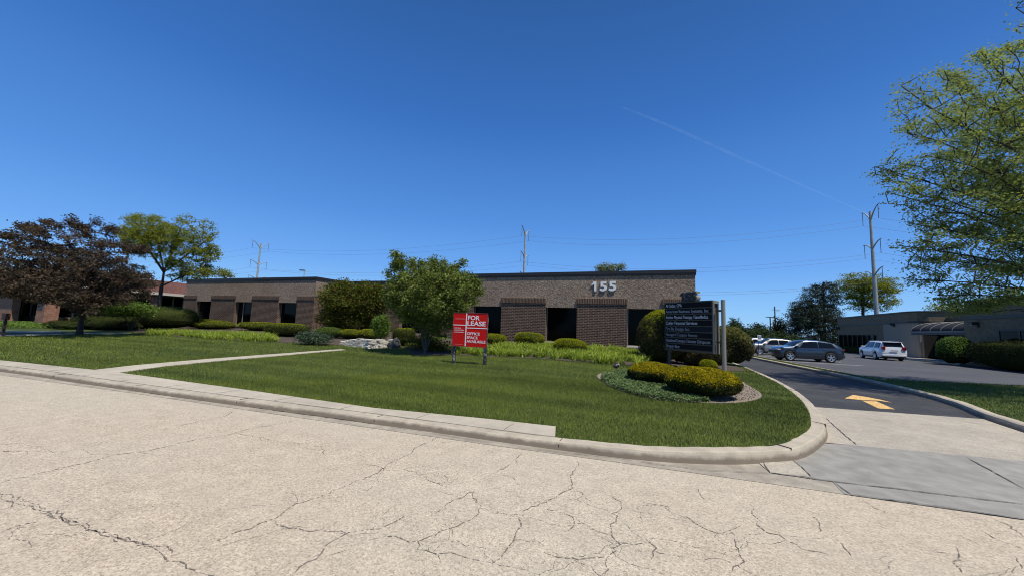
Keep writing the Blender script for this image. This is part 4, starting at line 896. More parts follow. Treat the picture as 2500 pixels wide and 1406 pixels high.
# ------------------------------------------------------------------ cars
def pch(x, xs, ys): return float(np.interp(x, xs, ys))
def car(name, label, loc, heading, Lc, Wc, Hc, wb, front_ov, mp, style, scale=1.0, group=None):
    """x forward; built around ground centre; profile tables as fractions"""
    root = empty(name, loc, heading, label, "car", group); root.scale = (scale,) * 3
    xf = Lc / 2; wr = style.get('wr', .37); wx = [xf - front_ov, xf - front_ov - wb]
    T = style['top']; Bt = style['belt']                           # lists of (x fraction from rear 0 -> front 1, z)
    tx, tz = zip(*T); bx, bz = zip(*Bt); X = np.unique(np.concatenate([np.linspace(-xf, xf, 70), [w + wr * 1.12 * math.cos(a) for w in wx for a in np.linspace(0, math.pi, 13)]]))
    def top(u): return np.interp(u, tx, tz)
    def belt(u): return min(np.interp(u, bx, bz), top(u) - .015)
    def bot(x):
        z = style.get('sill', .24)
        for w in wx:
            d = abs(x - w); rr = wr * 1.12
            if d < rr: z = max(z, wr * .96 + math.sqrt(rr * rr - d * d) * .98)
        u = (x + xf) / Lc; return z + (.10 * max(0, (u - .93) / .07) + .14 * max(0, (.06 - u) / .06))
    def hwid(u, s):  # plan taper
        e_ = min(u, 1 - u); k_ = 1 - (.30 * max(0, 1 - e_ / .10) ** 2 if u > .5 else .16 * max(0, 1 - e_ / .06) ** 2) - .03 * abs(u - .45)
        return Wc / 2 * k_ * s
    def sec(x):
        u = (x + xf) / Lc; b = bot(x); be = belt(u); t = top(u); be = max(be, b + .02); t = max(t, be + .012); g = min(1, max(0, (t - be) / .42)); wtop = 1 - .22 * g
        pts = [(hwid(u, .94), b), (hwid(u, .985), b + (be - b) * .25), (hwid(u, 1.0), b + (be - b) * .55), (hwid(u, .985), b + (be - b) * .82), (hwid(u, .955), be)]
        for q in (.25, .5, .75): pts.append((hwid(u, .955 + (wtop * .95 - .955) * q), be + (t - .06 * g - be) * q))
        pts += [(hwid(u, wtop * .93), t - .055 * g), (hwid(u, wtop * .86), t - .02 * g - .003), (hwid(u, wtop * .5), t + .012), (0, t + .02)]
        return pts
    V = []; secs = [sec(x) for x in X]; k_ = len(secs[0])
    for x, s in zip(X, secs):
        for y, z_ in s: V.append((x, y, z_))
        for y, z_ in s[-2::-1]: V.append((x, -y, z_))
    kk_ = 2 * k_ - 1; Fs = [(i * kk_ + j, i * kk_ + j + 1, (i + 1) * kk_ + j + 1, (i + 1) * kk_ + j) for i in range(len(X) - 1) for j in range(kk_ - 1)]
    Fs = [f[::-1] for f in Fs]
    Fs.append(tuple(range(kk_))); Fs.append(tuple((len(X) - 1) * kk_ + j for j in range(kk_))[::-1])
    body = obj('body', V, Fs, mp, root, smooth=True)
    me = body.data; bm = bmesh.new(); bm.from_mesh(me); bmesh.ops.recalc_face_normals(bm, faces=bm.faces); bm.to_mesh(me); bm.free()
    mb = MB(); mb.box(-xf + .25, xf - .3, -Wc / 2 + .28, Wc / 2 - .28, .2, .75); 
    for w in wx: mb.box(w - wr * 1.05, w + wr * 1.05, -Wc / 2 + .1, Wc / 2 - .1, .36, .75) if 0 else None
    mb.build('underbody', m_black, root)
    def sidey(x, z_):
        s = sec(x); zs = [p[1] for p in s[4:9]]; ys = [p[0] for p in s[4:9]]; return float(np.interp(z_, zs, ys))
    for sgn in (1, -1):   # side glass, one mesh per side with pillars left between
        V = []; Fs = []
        for (ua, ub, lean_a, lean_b) in style['glass']:
            n = 8; 
            base = len(V)
            for i in range(n + 1):
                for j in range(5):
                    q = j / 4; u = (ua + lean_a * q) + ((ub + lean_b * q) - (ua + lean_a * q)) * i / n; x = u * Lc - xf; be = belt(u) + .015; t = top(u) - .105
                    z_ = be + max(0.004, t - be) * q; V.append((x, sgn * (sidey(x, z_) + .008), z_))
            for i in range(n):
                for j in range(4): a = base + i * 5 + j; Fs.append((a, a + 5, a + 6, a + 1) if sgn < 0 else (a, a + 1, a + 6, a + 5))
        obj('side_window', V, Fs, m_cglass, root)
    for nm, (ua, ub) in (('windscreen', style['ws']), ('rear_window', style['rw'])):
        V = []; Fs = []; n = 8
        for i in range(n + 1):
            u = ua + (ub - ua) * i / n; x = u * Lc - xf; s = sec(x); w_ = s[9][0] * .97; 
            for q in np.linspace(-1, 1, 9): 
                zq = s[9][1] + (s[11][1] - s[9][1]) * (1 - q * q) ; V.append((x + (.012 if nm == 'windscreen' else -.012), q * w_, zq + .014))
        for i in range(n):
            for j in range(8): a = i * 9 + j; Fs.append((a, a + 9, a + 10, a + 1))
        obj(nm, V, Fs, m_cglass, root)
    # cladding, lamps, mirrors, handles, plate, wheels
    for sgn in (1, -1):
        mb = MB()
        for x0, x1 in ((wx[1] + wr * 1.1, wx[0] - wr * 1.1),): mb.box(x0, x1, sgn * Wc / 2 * .955 - .02, sgn * Wc / 2 * .955 + .02, style.get('sill', .24) - .02, style.get('sill', .24) + .10)
        mb.build('sill_trim', m_black, root)
        um = style['ws'][0] - .03; x = um * Lc - xf; be = belt(um); mb = MB(); mb.box(x - .10, x + .10, sgn * (Wc / 2 * .93) - .02, sgn * (Wc / 2 * .93 + .2), be + .0, be + .16); mb.build('wing_mirror', mp if style.get('mir') else m_black, root, .03)
        for u in style['handles']:
            x = u * Lc - xf; z_ = belt(u) - .11; mb = MB(); mb.box(x - .1, x + .1, sgn * Wc / 2 * .975 - .02, sgn * Wc / 2 * .985 + .025, z_ - .015, z_ + .02); mb.build('door_handle', m_chrome if style.get('chr') else mp, root, .008)
        zt_ = style['tz']; mb = MB(); mb.box(-xf - .03, -xf + .32, sgn * (Wc / 2 * .72) - .13, sgn * (Wc / 2 * .72) + .125, zt_ - .0, zt_ + style.get('th', .13)); mb.build('tail_light', m_tail, root, .03)
        zh = style['hz']; mb = MB(); mb.box(xf - .42, xf - .055, sgn * (Wc / 2 * .66) - .2, sgn * (Wc / 2 * .66) + .2, zh - .05, zh + .05); mb.build('headlight', m_head, root, .03)
    mb = MB(); mb.box(xf - .09, xf + .01, -Wc * .30, Wc * .30, style['hz'] - .30, style['hz'] - .06); mb.build('grille', m_black, root, .02)
    mb = MB(); mb.box(-xf - .03, -xf + .1, -Wc * .42, Wc * .42, style.get('sill', .24) + .12, style.get('sill', .24) + .30); mb.build('rear_bumper', m_black if not style.get('pb') else mp, root, .03)
    mb = MB(); mb.box(-xf - .036, -xf - .02, -.26, .26, zt_ - .14, zt_ + .0); mb.build('number_plate', m_plate, root)
    if style.get('rails'):
        for sgn in (1, -1):
            a, b = .18, .58; mb = MB(); mb.tube([(u * Lc - xf, sgn * Wc * .36, top(u) + .06) for u in np.linspace(a, b, 6)], .02, 6); mb.build('roof_rail', m_alum, root)
    mb = MB(); u = style['rw'][1] + .0; mb.box(u * Lc - xf - .22, u * Lc - xf + .08, -Wc * .33, Wc * .33, top(u) - .0, top(u) + .045); mb.build('spoiler', mp, root, .01)
    # arch liners
    for w in wx:
        for sgn in (1, -1):
            R0 = wr * 1.06; mb = MB(); n = 16; ys = sorted((sgn * (Wc / 2 - .40), sgn * (Wc / 2 * .945)))
            V = [(w + R0 * math.cos(math.pi * i / n), y, wr + R0 * math.sin(math.pi * i / n)) for i in range(n + 1) for y in ys]; mb.add(V, [(2 * i, 2 * i + 1, 2 * i + 3, 2 * i + 2) for i in range(n)]); mb.box(w - R0, w + R0, ys[0] if sgn > 0 else ys[1] - .01, ys[0] + .01 if sgn > 0 else ys[1], .3, wr + R0 * .8)
            mb.build('wheel_arch', m_black, root)
            wh = MB(); yo = sgn * (Wc / 2 * .985); prof_ = [(wr * .66, -.02), (wr * .70, .0), (wr * .92, .0), (wr, -.03), (wr, -.20), (wr * .9, -.23)]; n = 28
            V = [(w + r_ * math.cos(2 * math.pi * i / n), yo + sgn * d_, wr + r_ * math.sin(2 * math.pi * i / n)) for i in range(n) for r_, d_ in prof_]; q = len(prof_)
            wh.add(V, [(i * q + j, i * q + j + 1, ((i + 1) % n) * q + j + 1, ((i + 1) % n) * q + j) for i in range(n) for j in range(q - 1)]); wo = empty('wheel', (0, 0, 0)); wo.parent = root
            wh.build('tyre', m_tyre, wo, smooth=True)
            dk = MB(); V = [(w, yo - sgn * .09, wr)] + [(w + wr * .68 * math.cos(2 * math.pi * i / n), yo - sgn * .09, wr + wr * .68 * math.sin(2 * math.pi * i / n)) for i in range(n)]; dk.add(V, [(0, 1 + i, 1 + (i + 1) % n) for i in range(n)]); dk.build('brake_disc', m_black, wo)
            rm = MB(); V = [(w + r_ * math.cos(2 * math.pi * i / n), yo + sgn * d_, wr + r_ * math.sin(2 * math.pi * i / n)) for i in range(n) for r_, d_ in ((wr * .69, .004), (wr * .62, -.01), (wr * .60, -.06))]; rm.add(V, [(i * 3 + j, i * 3 + j + 1, ((i + 1) % n) * 3 + j + 1, ((i + 1) % n) * 3 + j) for i in range(n) for j in range(2)])
            for s5 in range(style.get('spokes', 5)):
                a = 2 * math.pi * s5 / style.get('spokes', 5) + .3
                for da in (-.13, .13):
                    c1, s1 = math.cos(a + da * .5), math.sin(a + da * .5); c2, s2 = math.cos(a + da * 1.6), math.sin(a + da * 1.6); px_, pz_ = -s1 * .02, c1 * .02
                    V = [(w + c1 * .05 - px_ * 1.2, yo - sgn * .015, wr + s1 * .05 - pz_ * 1.2), (w + c1 * .05 + px_ * 1.2, yo - sgn * .015, wr + s1 * .05 + pz_ * 1.2), (w + c2 * wr * .64 + px_ * 1.1, yo - sgn * .006, wr + s2 * wr * .64 + pz_ * 1.1), (w + c2 * wr * .64 - px_ * 1.1, yo - sgn * .006, wr + s2 * wr * .64 - pz_ * 1.1)]
                    rm.add(V, [(0, 1, 2, 3)])
            V = [(w, yo - sgn * .005, wr)] + [(w + .07 * math.cos(2 * math.pi * i / 12), yo - sgn * .012, wr + .07 * math.sin(2 * math.pi * i / 12)) for i in range(12)]; rm.add(V, [(0, 1 + i, 1 + (i + 1) % 12) for i in range(12)])
            rm.build('rim', m_rim, wo)
    return root
suv1 = dict(top=[(0, .62), (.01, 1.0), (.035, 1.12), (.07, 1.28), (.13, 1.47), (.22, 1.57), (.36, 1.645), (.50, 1.65), (.58, 1.61), (.66, 1.46), (.74, 1.17), (.77, 1.12), (.90, 1.05), (.965, .95), (.99, .8), (1, .58)],
            belt=[(0, .6), (.03, 1.0), (.10, 1.08), (.3, 1.07), (.6, 1.03), (.74, 1.03), (.9, .97), (1, .55)], glass=[(.125, .375, .045, .0), (.39, .675, .0, -.10)], ws=(.74, .60), rw=(.045, .13), handles=(.30, .50), tz=.92, hz=.84, sill=.27, wr=.375, spokes=5)
suv2 = dict(suv1); suv2.update(top=[(0, .62), (.012, 1.05), (.05, 1.30), (.09, 1.46), (.2, 1.58), (.36, 1.66), (.52, 1.66), (.60, 1.60), (.67, 1.44), (.755, 1.12), (.79, 1.08), (.92, .99), (.98, .84), (1, .6)], glass=[(.10, .235, .03, .0), (.25, .43, .0, .0), (.445, .69, .0, -.105)], rw=(.045, .105), chr=1, mir=1, hz=.84, spokes=5)
suv3 = dict(suv1); suv3.update(top=[(0, .72), (.008, 1.06), (.03, 1.36), (.06, 1.66), (.12, 1.72), (.35, 1.76), (.55, 1.75), (.62, 1.68), (.68, 1.50), (.75, 1.20), (.78, 1.15), (.93, 1.06), (.985, .90), (1, .6)], belt=[(0, .7), (.02, 1.05), (.1, 1.13), (.5, 1.10), (.74, 1.08), (.92, 1.0), (1, .55)],
            glass=[(.06, .26, .01, .0), (.30, .46, .0, .0), (.475, .70, .0, -.09)], rw=(.022, .062), rails=1, pb=1, tz=.98, th=.30, hz=.9, mir=1, spokes=6, wr=.38)
a = atz(1930.3, 880, 0.0); b = atz(2032.5, 885.2, 0.0)
hd = math.atan2(-(b - a)[1], -(b - a)[0]); wb = 2.74
lf = np.array([-math.sin(hd), math.cos(hd)]); fw_ = np.array([math.cos(hd), math.sin(hd)])
cc = (a[:2] + b[:2]) / 2 - lf * .90
G_ = 'cars parked in the lot'
car('parked_suv', 'slate blue coupe-like SUV parked side-on nearest the driveway', (cc[0], cc[1], .006), hd, 4.62, 1.88, 1.62, 2.74, .90, m_pblue, suv1, group=G_)
a = atz(1857, 865, 0.0); cc = a[:2] - fw_ * 1.40 - lf * .92
car('parked_suv', 'silver grey SUV parked just behind the slate blue one', (cc[0], cc[1], .006), hd, 4.76, 1.9, 1.70, 2.78, .92, m_psilv, suv2, group=G_)
cc = cc + np.array([-.6, 4.6])
car('parked_suv', 'white car mostly hidden beyond the silver SUV and the bush', (cc[0] , cc[1], .006), hd, 4.7, 1.88, 1.62, 2.74, .90, m_pwhite, suv1, group=G_)
h3 = math.radians(87); f3 = np.array([math.cos(h3), math.sin(h3)]); ra = np.array([20.98, 48.1]); 
car('parked_suv', 'white boxy SUV seen from behind near the tan building', tuple(ra + f3 * 1.5) + (.006,), h3, 4.98, 1.98, 1.75, 2.9, .92, m_pwhite, suv3, scale=1.05, group=G_)

# small signs and poles of the lot
p = aty(1849, 850, 41.5); HP = empty('parking_sign', (p[0], 41.5, 0.1), .3, 'small white accessible parking sign on a leaning post before the silver SUV', 'sign')
mb = MB(); mb.tube([(0, 0, -.1), (.22, 0, 1.75)], .03, 8); mb.build('post', m_dark, HP)
mb = MB(); mb.box(.03, .37, -.035, -.03, 1.3, 1.85); sp_ = mb.build('sign_plate', m_wpaint, HP); m_hblue = mat('sign_blue', (.02, .10, .35), .5)
mb = MB(); mb.box(.09, .31, -.038, -.0355, 1.5, 1.76); mb.build('blue_symbol', m_hblue, sp_)
m_hw = m_wpaint; mb = MB(); mb.box(.19, .22, -.041, -.0385, 1.6, 1.73); mb.box(.17, .26, -.041, -.0385, 1.56, 1.6); mb.build('wheelchair_mark', m_hw, sp_)

def at_dep(px, dep, z=0.0): q = atd(px, 800, dep); return (q[0], q[1], z)
def zpx(px, py, dep): return float(atd(px, py, dep)[2])
dP = 92; q = at_dep(1893, dP); UP = empty('wooden_utility_pole', q, .3, 'brown wooden utility pole rising behind the trees beyond the lot', 'pole'); zt_ = zpx(1893, 747, dP)
mb = MB(); mb.tube([(0, 0, 0), (0, 0, zt_)], [.17, .13], 8); mb.build('pole', m_wood, UP)
for zz in (zt_ - .9, zt_ - 2.9): mb = MB(); mb.box(-.6, .6, -.06, .06, zz, zz + .12); mb.build('crossarm', m_wood, UP)
mb = MB(); mb.tube([(0, 0, zt_ - 1.4), (.9, 0, zt_ - 1.0)], .05, 6); mb.box(.7, 1.25, -.12, .12, zt_ - 1.05, zt_ - .92); mb.build('lamp_arm', m_steel, UP)
mb = MB(); mb.tube([(-.35, 0, zt_ - 4.9), (-.35, 0, zt_ - 4.1)], .2, 8); mb.build('transformer', m_steel, UP)
dP = 70; q = at_dep(1881, dP); PL_ = empty('lot_lamp_post', q, .35, 'dark lamp post with two flat heads beyond the parked cars', 'lamp'); zt_ = zpx(1881, 774, dP)
mb = MB(); mb.tube([(0, 0, 0), (0, 0, zt_)], .10, 8); mb.build('pole', m_dark, PL_)
for s_ in (-1, 1): mb = MB(); mb.box(*sorted((s_ * .08, s_ * .72)), -.17, .17, zt_ - .02, zt_ + .10); mb.build('lamp_head', m_dark, PL_)
dP = 48; q = at_dep(729.5, dP); PL_ = empty('lot_lamp_post', q, .35, 'light grey lamp post with one head rising behind the left wing roof', 'lamp'); zt_ = zpx(729.5, 658, dP)
mb = MB(); mb.tube([(0, 0, 0), (0, 0, zt_)], .05, 8); mb.build('pole', m_steel, PL_)
mb = MB(); mb.box(-.62, .03, -.15, .15, zt_ - .04, zt_ + .07); mb.build('lamp_head', m_dark, PL_)

# steel transmission poles and their conductors
tw = []
LBL = ['steel transmission pole behind the left wing, leftmost and farthest of three', 'steel transmission pole behind the right wing, middle of three', 'steel transmission pole beyond the tan building, rightmost and tallest of three']
for (px, py, dep), lb in zip(((637, 595, 142), (1283, 563, 108), (2124, 517, 80)), LBL):
    p = atd(px, py, dep); base = np.array([p[0], p[1], 0]); tw.append((base, float(p[2])))
dirw = tw[2][0] - tw[1][0]; dirw /= np.linalg.norm(dirw); perp = np.array([dirw[1], -dirw[0], 0])   # toward the camera
ends = []
for (base, zt_), lb in zip(tw, LBL):
    T = empty('transmission_pole', tuple(base), 0, lb, 'power pole', 'steel transmission poles behind the buildings')
    mb = MB(); mb.tube([(0, 0, -.5), (0, 0, zt_)], [.46, .22], 12); mb.build('shaft', m_steel, T)
    e_ = []
    for lvl, (za, rise) in enumerate(((zt_ - 1.9, 2.6), (zt_ - 8.2, 1.5), (zt_ - 14.0, 1.5))):
        for s_ in (1, -1):
            pts = []; 
            for t in np.linspace(0, 1, 8): r_ = 3.6 * t; pts.append(tuple(perp * s_ * r_ + np.array([0, 0, za + rise * (math.sin(t * math.pi / 2)) * (1 if s_ > 0 else 1)])))
            mb = MB(); mb.tube(pts, np.linspace(.17, .07, 8), 6); arm = mb.build('arm', m_steel, T)
            a_ = np.array(pts[6]); mb = MB(); mb.tube([tuple(a_), tuple(a_ - np.array([0, 0, 3.0]))], .06, 6); mb.build('insulator', m_wire, arm); e_.append(base + a_ - np.array([0, 0, 3.0]))
    ends.append(e_)
ends = [[e - dirw * 110 for e in ends[0]]] + ends + [[e + np.array([.93, .42, 0]) * 110 for e in ends[-1]]]
wn = ['top near', 'top far', 'middle near', 'middle far', 'lowest near', 'lowest far']
for i in range(6):
    pts = []
    for a_, b_ in zip(ends[:-1], ends[1:]):
        for t in np.linspace(0, 1, 16, endpoint=False): pts.append(tuple(a_[i] + (b_[i] - a_[i]) * t - np.array([0, 0, 2.6 * 4 * t * (1 - t)])))
    mb = MB(); mb.tube(pts, .020, 5); o = mb.build('power_line', m_wire); tag(o, 'thin dark conductor strung between the steel poles, %s wire of six' % wn[i], 'power line', 'conductors between the transmission poles')

# contrail: a real thin streak of ice cloud high above
m_con = bpy.data.materials.new('contrail_ice'); m_con.use_nodes = True
_b = P(m_con); _b.inputs['Base Color'].default_value = (.9, .9, .92, 1); _b.inputs['Roughness'].default_value = 1
_n = noise(m_con, .012, 4); _r = ramp(m_con, _n.outputs[0], [(.3, (.01,) * 3), (.75, (.055,) * 3)]); L(m_con, _r.outputs[0], _b.inputs['Alpha'])
pts = []; 
for px, py in ((1520, 262), (1640, 310), (1800, 383), (1930, 440), (2060, 497), (2150, 537), (2240, 572)): r_ = ray(px, py); r_ = r_ / r_[2]; pts.append(tuple(C0 + r_ * 2600))
mb = MB(); mb.tube(pts, [7, 13, 14, 12, 11, 11, 9], 8); o = mb.build('contrail', m_con, smooth=True); tag(o, 'faint white aircraft trail crossing the blue sky at upper right', 'contrail')

# ------------------------------------------------------------------ clipped shrubs
SG = 'rounded yews along the left wing'
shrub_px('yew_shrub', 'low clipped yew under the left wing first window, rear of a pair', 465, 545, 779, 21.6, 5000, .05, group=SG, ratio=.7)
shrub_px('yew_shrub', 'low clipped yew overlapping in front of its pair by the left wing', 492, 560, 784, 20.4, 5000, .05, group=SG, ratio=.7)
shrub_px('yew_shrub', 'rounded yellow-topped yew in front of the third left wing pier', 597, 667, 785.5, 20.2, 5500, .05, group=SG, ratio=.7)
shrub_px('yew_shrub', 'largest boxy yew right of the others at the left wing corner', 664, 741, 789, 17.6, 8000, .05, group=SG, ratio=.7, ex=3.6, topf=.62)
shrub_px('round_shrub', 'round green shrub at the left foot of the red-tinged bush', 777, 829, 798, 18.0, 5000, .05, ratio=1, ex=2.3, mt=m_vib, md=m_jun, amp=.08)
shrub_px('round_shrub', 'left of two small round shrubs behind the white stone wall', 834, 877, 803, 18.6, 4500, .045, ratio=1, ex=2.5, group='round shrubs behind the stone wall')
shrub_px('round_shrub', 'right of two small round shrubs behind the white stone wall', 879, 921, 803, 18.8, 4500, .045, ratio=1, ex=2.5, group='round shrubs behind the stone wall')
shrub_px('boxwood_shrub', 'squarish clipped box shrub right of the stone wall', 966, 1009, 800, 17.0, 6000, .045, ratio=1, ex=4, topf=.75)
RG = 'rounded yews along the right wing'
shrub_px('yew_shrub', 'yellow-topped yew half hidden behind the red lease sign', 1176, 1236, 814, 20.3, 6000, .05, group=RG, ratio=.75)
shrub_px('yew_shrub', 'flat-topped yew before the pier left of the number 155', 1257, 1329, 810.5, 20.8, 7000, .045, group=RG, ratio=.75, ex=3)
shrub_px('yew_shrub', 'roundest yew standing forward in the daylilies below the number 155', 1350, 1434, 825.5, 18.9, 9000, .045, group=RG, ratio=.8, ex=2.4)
shrub_px('tall_yew', 'tall rounded yew at the right end of the facade behind the sign', 1558, 1690, 757, 18.9, 15000, .09, ratio=.8, ex=3.4, topf=.60, md=m_brbush, mt=m_yew_lit_tip, amp=.13)
shrub_px('barberry_hedge', 'brown-green hedge mass seen under the directory sign', 1640, 1775, 838, 19.2, 12000, .09, ratio=.5, ex=3, md=m_brbush, mt=m_brbush, amp=.2, cat='hedge')
shrub_px('large_bush', 'large rounded brownish bush right of the directory sign', 1722, 1834, 801, 23.0, 15000, .11, ratio=.9, ex=2.7, md=m_brbush, mt=leaf_mat('olive_tips', [(.14, .16, .035), (.20, .21, .05), (.24, .21, .08)], .2, .6, 2), amp=.15, topf=.30)
shrub_px('small_bush', 'small bright yellow-green bush at the foot of the sign post', 1706, 1752, 878, 17.3, 4000, .045, ratio=1, ex=2.6, md=m_yewd, mt=m_yew_lit_tip, topf=0)
# the two gold yews of the sign bed; shade is painted into their sides
def gold(name, label, x0, x1, ytop, ybot, yc_, n, **kw):
    a = atz(x0, yc_, .55); b = atz(x1, yc_, .55); c = (a + b) / 2; return a, b, c
g1 = march(1592, 925); g2 = march(1714, 946)
def shr(name, label, cx_px, base_py, w_px, top_py, **kw):
    p = march(cx_px, base_py); dep = float((p - C0) @ R[:, 2]) if 0 else float((R.T @ (p - C0))[2]); rx = w_px / 2 * dep / F; h = (R.T @ (p - C0)); 
    zt = C0[2] + (ray(cx_px, top_py) * (dep + kw.get('ddep', .3)) / F)[2]; kw.pop('ddep', 0); g = float(zA(p[0], p[1])) - .02
    return shrub(name, label, 'shrub', (p[0], p[1], g), rx, rx * kw.pop('ratio', .8), zt - g, kw.pop('n'), kw.pop('ls'), kw.pop('md'), kw.pop('mt'), **kw)
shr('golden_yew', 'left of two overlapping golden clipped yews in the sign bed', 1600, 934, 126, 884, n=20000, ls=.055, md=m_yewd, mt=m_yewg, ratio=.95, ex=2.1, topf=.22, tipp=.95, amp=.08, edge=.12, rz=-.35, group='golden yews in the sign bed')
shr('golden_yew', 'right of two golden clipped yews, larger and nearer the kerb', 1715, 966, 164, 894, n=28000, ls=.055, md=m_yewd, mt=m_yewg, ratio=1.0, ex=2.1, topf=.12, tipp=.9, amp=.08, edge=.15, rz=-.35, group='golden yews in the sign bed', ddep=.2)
# left hedges
shrub_px('clipped_juniper', 'long dome-topped clipped juniper at the left end of the left wing', 330, 458, 747, 18.4, 22000, .06, md=m_jun, mt=leaf_mat('juniper_tips', [(.12, .17, .04), (.17, .22, .055), (.21, .25, .07)], .15, .6, 2), ratio=.6, ex=2.8, topf=.2, amp=.07, slope=.03)
shrub_px('clipped_juniper', 'lower sloping clipped juniper joined to the left of the domed one', 306, 372, 764, 17.2, 11000, .06, md=m_jun, mt=m_yewd, ratio=.7, ex=2.6, topf=.4, amp=.08, slope=.15)
shrub_px('spreading_juniper', 'long low juniper hedge right of the dark-leaved tree trunk', 200, 318, 772, 15.4, 18000, .06, md=m_jun, mt=m_yewd, ratio=.4, ex=3.2, topf=.3, amp=.12, edge=.5)
shrub_px('spreading_juniper', 'ragged low juniper left of the dark-leaved tree trunk', 146, 204, 783, 14.0, 8000, .06, md=m_jun, mt=m_yewd, ratio=.6, ex=2.4, topf=.3, amp=.2, edge=.5)
shrub_px('ornamental_shrub', 'small brown-green shrub at the foot of the red brick pier', 119, 147, 786, 14.0, 2500, .05, md=m_brbush, mt=m_yewd, ratio=.8, ex=2.2, amp=.15)
# open, unclipped shrubs as small trees
def bush(name, label, blobs, base, n, leafm, ls, nl, spread, cat='shrub', rt=.05, group=None, bark=None, stems=5, flat=.7, aspect=.55, poly=None, up=.3, kk=.1, att=None, along=.3, k=4, step=.3, outer=None):
    att = blob_pts(blobs, n) if att is None else att
    if poly: att = outline(att, poly)
    base = np.array(base, float); cz_ = att.mean(0); tr = [[base, base + (cz_ - base) * .25]]
    for i in range(stems): q = att[rng.integers(len(att))]; tr.append([base + (q - base) * .08 * np.array([1, 1, .5]), base + (q - base) * np.array([.30, .30, .45]), base + (q - base) * .6])
    return tree(name, label, cat, tr, att, rt, leafm, ls, nl, spread, bark or m_bark, flat, aspect, group, step, kk, up, .008, .45, None, along, k)
def base_at(px, dep, dz=-.1): q = atd(px, 800, dep); return np.array([q[0], q[1], float(zA(q[0], q[1])) + dz])
bush('viburnum_bush', 'bright green layered bush between the dark-leaved tree and the juniper', blobs_px([(305, 752, 60, 18), (275, 757, 32, 12), (335, 757, 30, 12)], 26.5), base_at(318, 26.5), 260, m_vib, .13, 34, .24, up=.6, flat=.4)
dBu = 27
bush('burning_bush', 'tall spreading bush with red-tinged leaves by the recessed entrance', blobs_px([(855, 735, 75, 48), (815, 715, 40, 28), (900, 715, 45, 32), (840, 780, 60, 32), (905, 775, 35, 30), (795, 770, 22, 18), (935, 730, 30, 40)], dBu), base_at(862, dBu), 900, m_burn, .13, 34, .22, rt=.10, flat=.6, up=.5, stems=9)
bush('columnar_shrub', 'upright bright green shrub behind the right end of the stone wall', blobs_px([(932, 800, 18, 26), (932, 785, 15, 12)], 20.5), base_at(932, 20.5), 110, m_vib, .085, 40, .12, stems=3, flat=1)
bush('low_juniper', 'feathery blue-green spreading juniper left of the stone wall', blobs_px([(757, 822, 26, 12), (790, 827, 22, 9), (735, 826, 12, 8)], 19.2), base_at(760, 19.2, 0), 130, leaf_mat('blue_juniper', [(.05, .08, .045), (.08, .12, .07), (.11, .15, .09)], .1), .075, 40, .12, stems=5, flat=.6)
# crabapple
cb = march(1037, 861); dC = float((R.T @ (cb - C0))[2])
polyC = [(930, 735), (936, 700), (948, 668), (955, 640), (963, 607), (990, 618), (1012, 640), (1030, 632), (1040, 643), (1055, 622), (1068, 640), (1083, 634), (1105, 645), (1135, 632), (1137, 650), (1122, 665), (1150, 668), (1172, 680), (1180, 705), (1175, 730), (1158, 745), (1140, 755), (1118, 775), (1110, 810), (1085, 830), (1030, 840), (1000, 815), (985, 790), (970, 780), (958, 790), (938, 762)]
att = blob_pts(blobs_px([(1055, 720, 118, 70), (985, 680, 45, 60), (1060, 680, 60, 50), (1110, 700, 60, 50), (965, 735, 35, 40), (1060, 790, 55, 35), (1000, 770, 40, 30), (1100, 770, 30, 30)], dC), 3200); att = outline(att, polyC)
tops = blob_pts(blobs_px([(966, 622, 7, 14), (974, 645, 12, 14), (1058, 635, 7, 14), (1084, 645, 6, 12), (1030, 645, 7, 10), (1128, 642, 8, 8), (1112, 655, 8, 10), (945, 668, 8, 5), (1162, 690, 12, 10), (1166, 715, 10, 12)], dC), 130)
rng.shuffle(att); att = np.concatenate([att[:1350], tops]); tr = [[cb - [0, 0, .2], cb + [0, 0, .25]]]
for px, py, dd in ((985, 700, -.3), (1020, 690, .3), (1055, 680, -.4), (1090, 690, .2), (1130, 715, -.1), (1010, 730, .6), (1100, 740, .5), (1050, 720, -.7)):
    q = atd(px, py, dC + dd); tr.append([cb + (q - cb) * [.02, .02, .03], cb + (q - cb) * [.18, .18, .30], cb + (q - cb) * [.55, .55, .65], q])
tree('crabapple_tree', 'many-stemmed light green small tree standing on the lawn before the entrance', 'tree', tr, att, .075, m_crab, .105, 22, .105, m_barkl, .8, .5, None, .22, .15, .25, .006, .42, None, .35, 5)
# crabapple skirt of suckers and low plants at its foot
bush('skirt_shrub', 'dark low foliage around the foot of the many-stemmed tree', blobs_px([(1035, 835, 35, 18), (1075, 845, 30, 14)], dC + .9), base_at(1050, dC + .9), 90, m_burn, .08, 30, .14, stems=4)
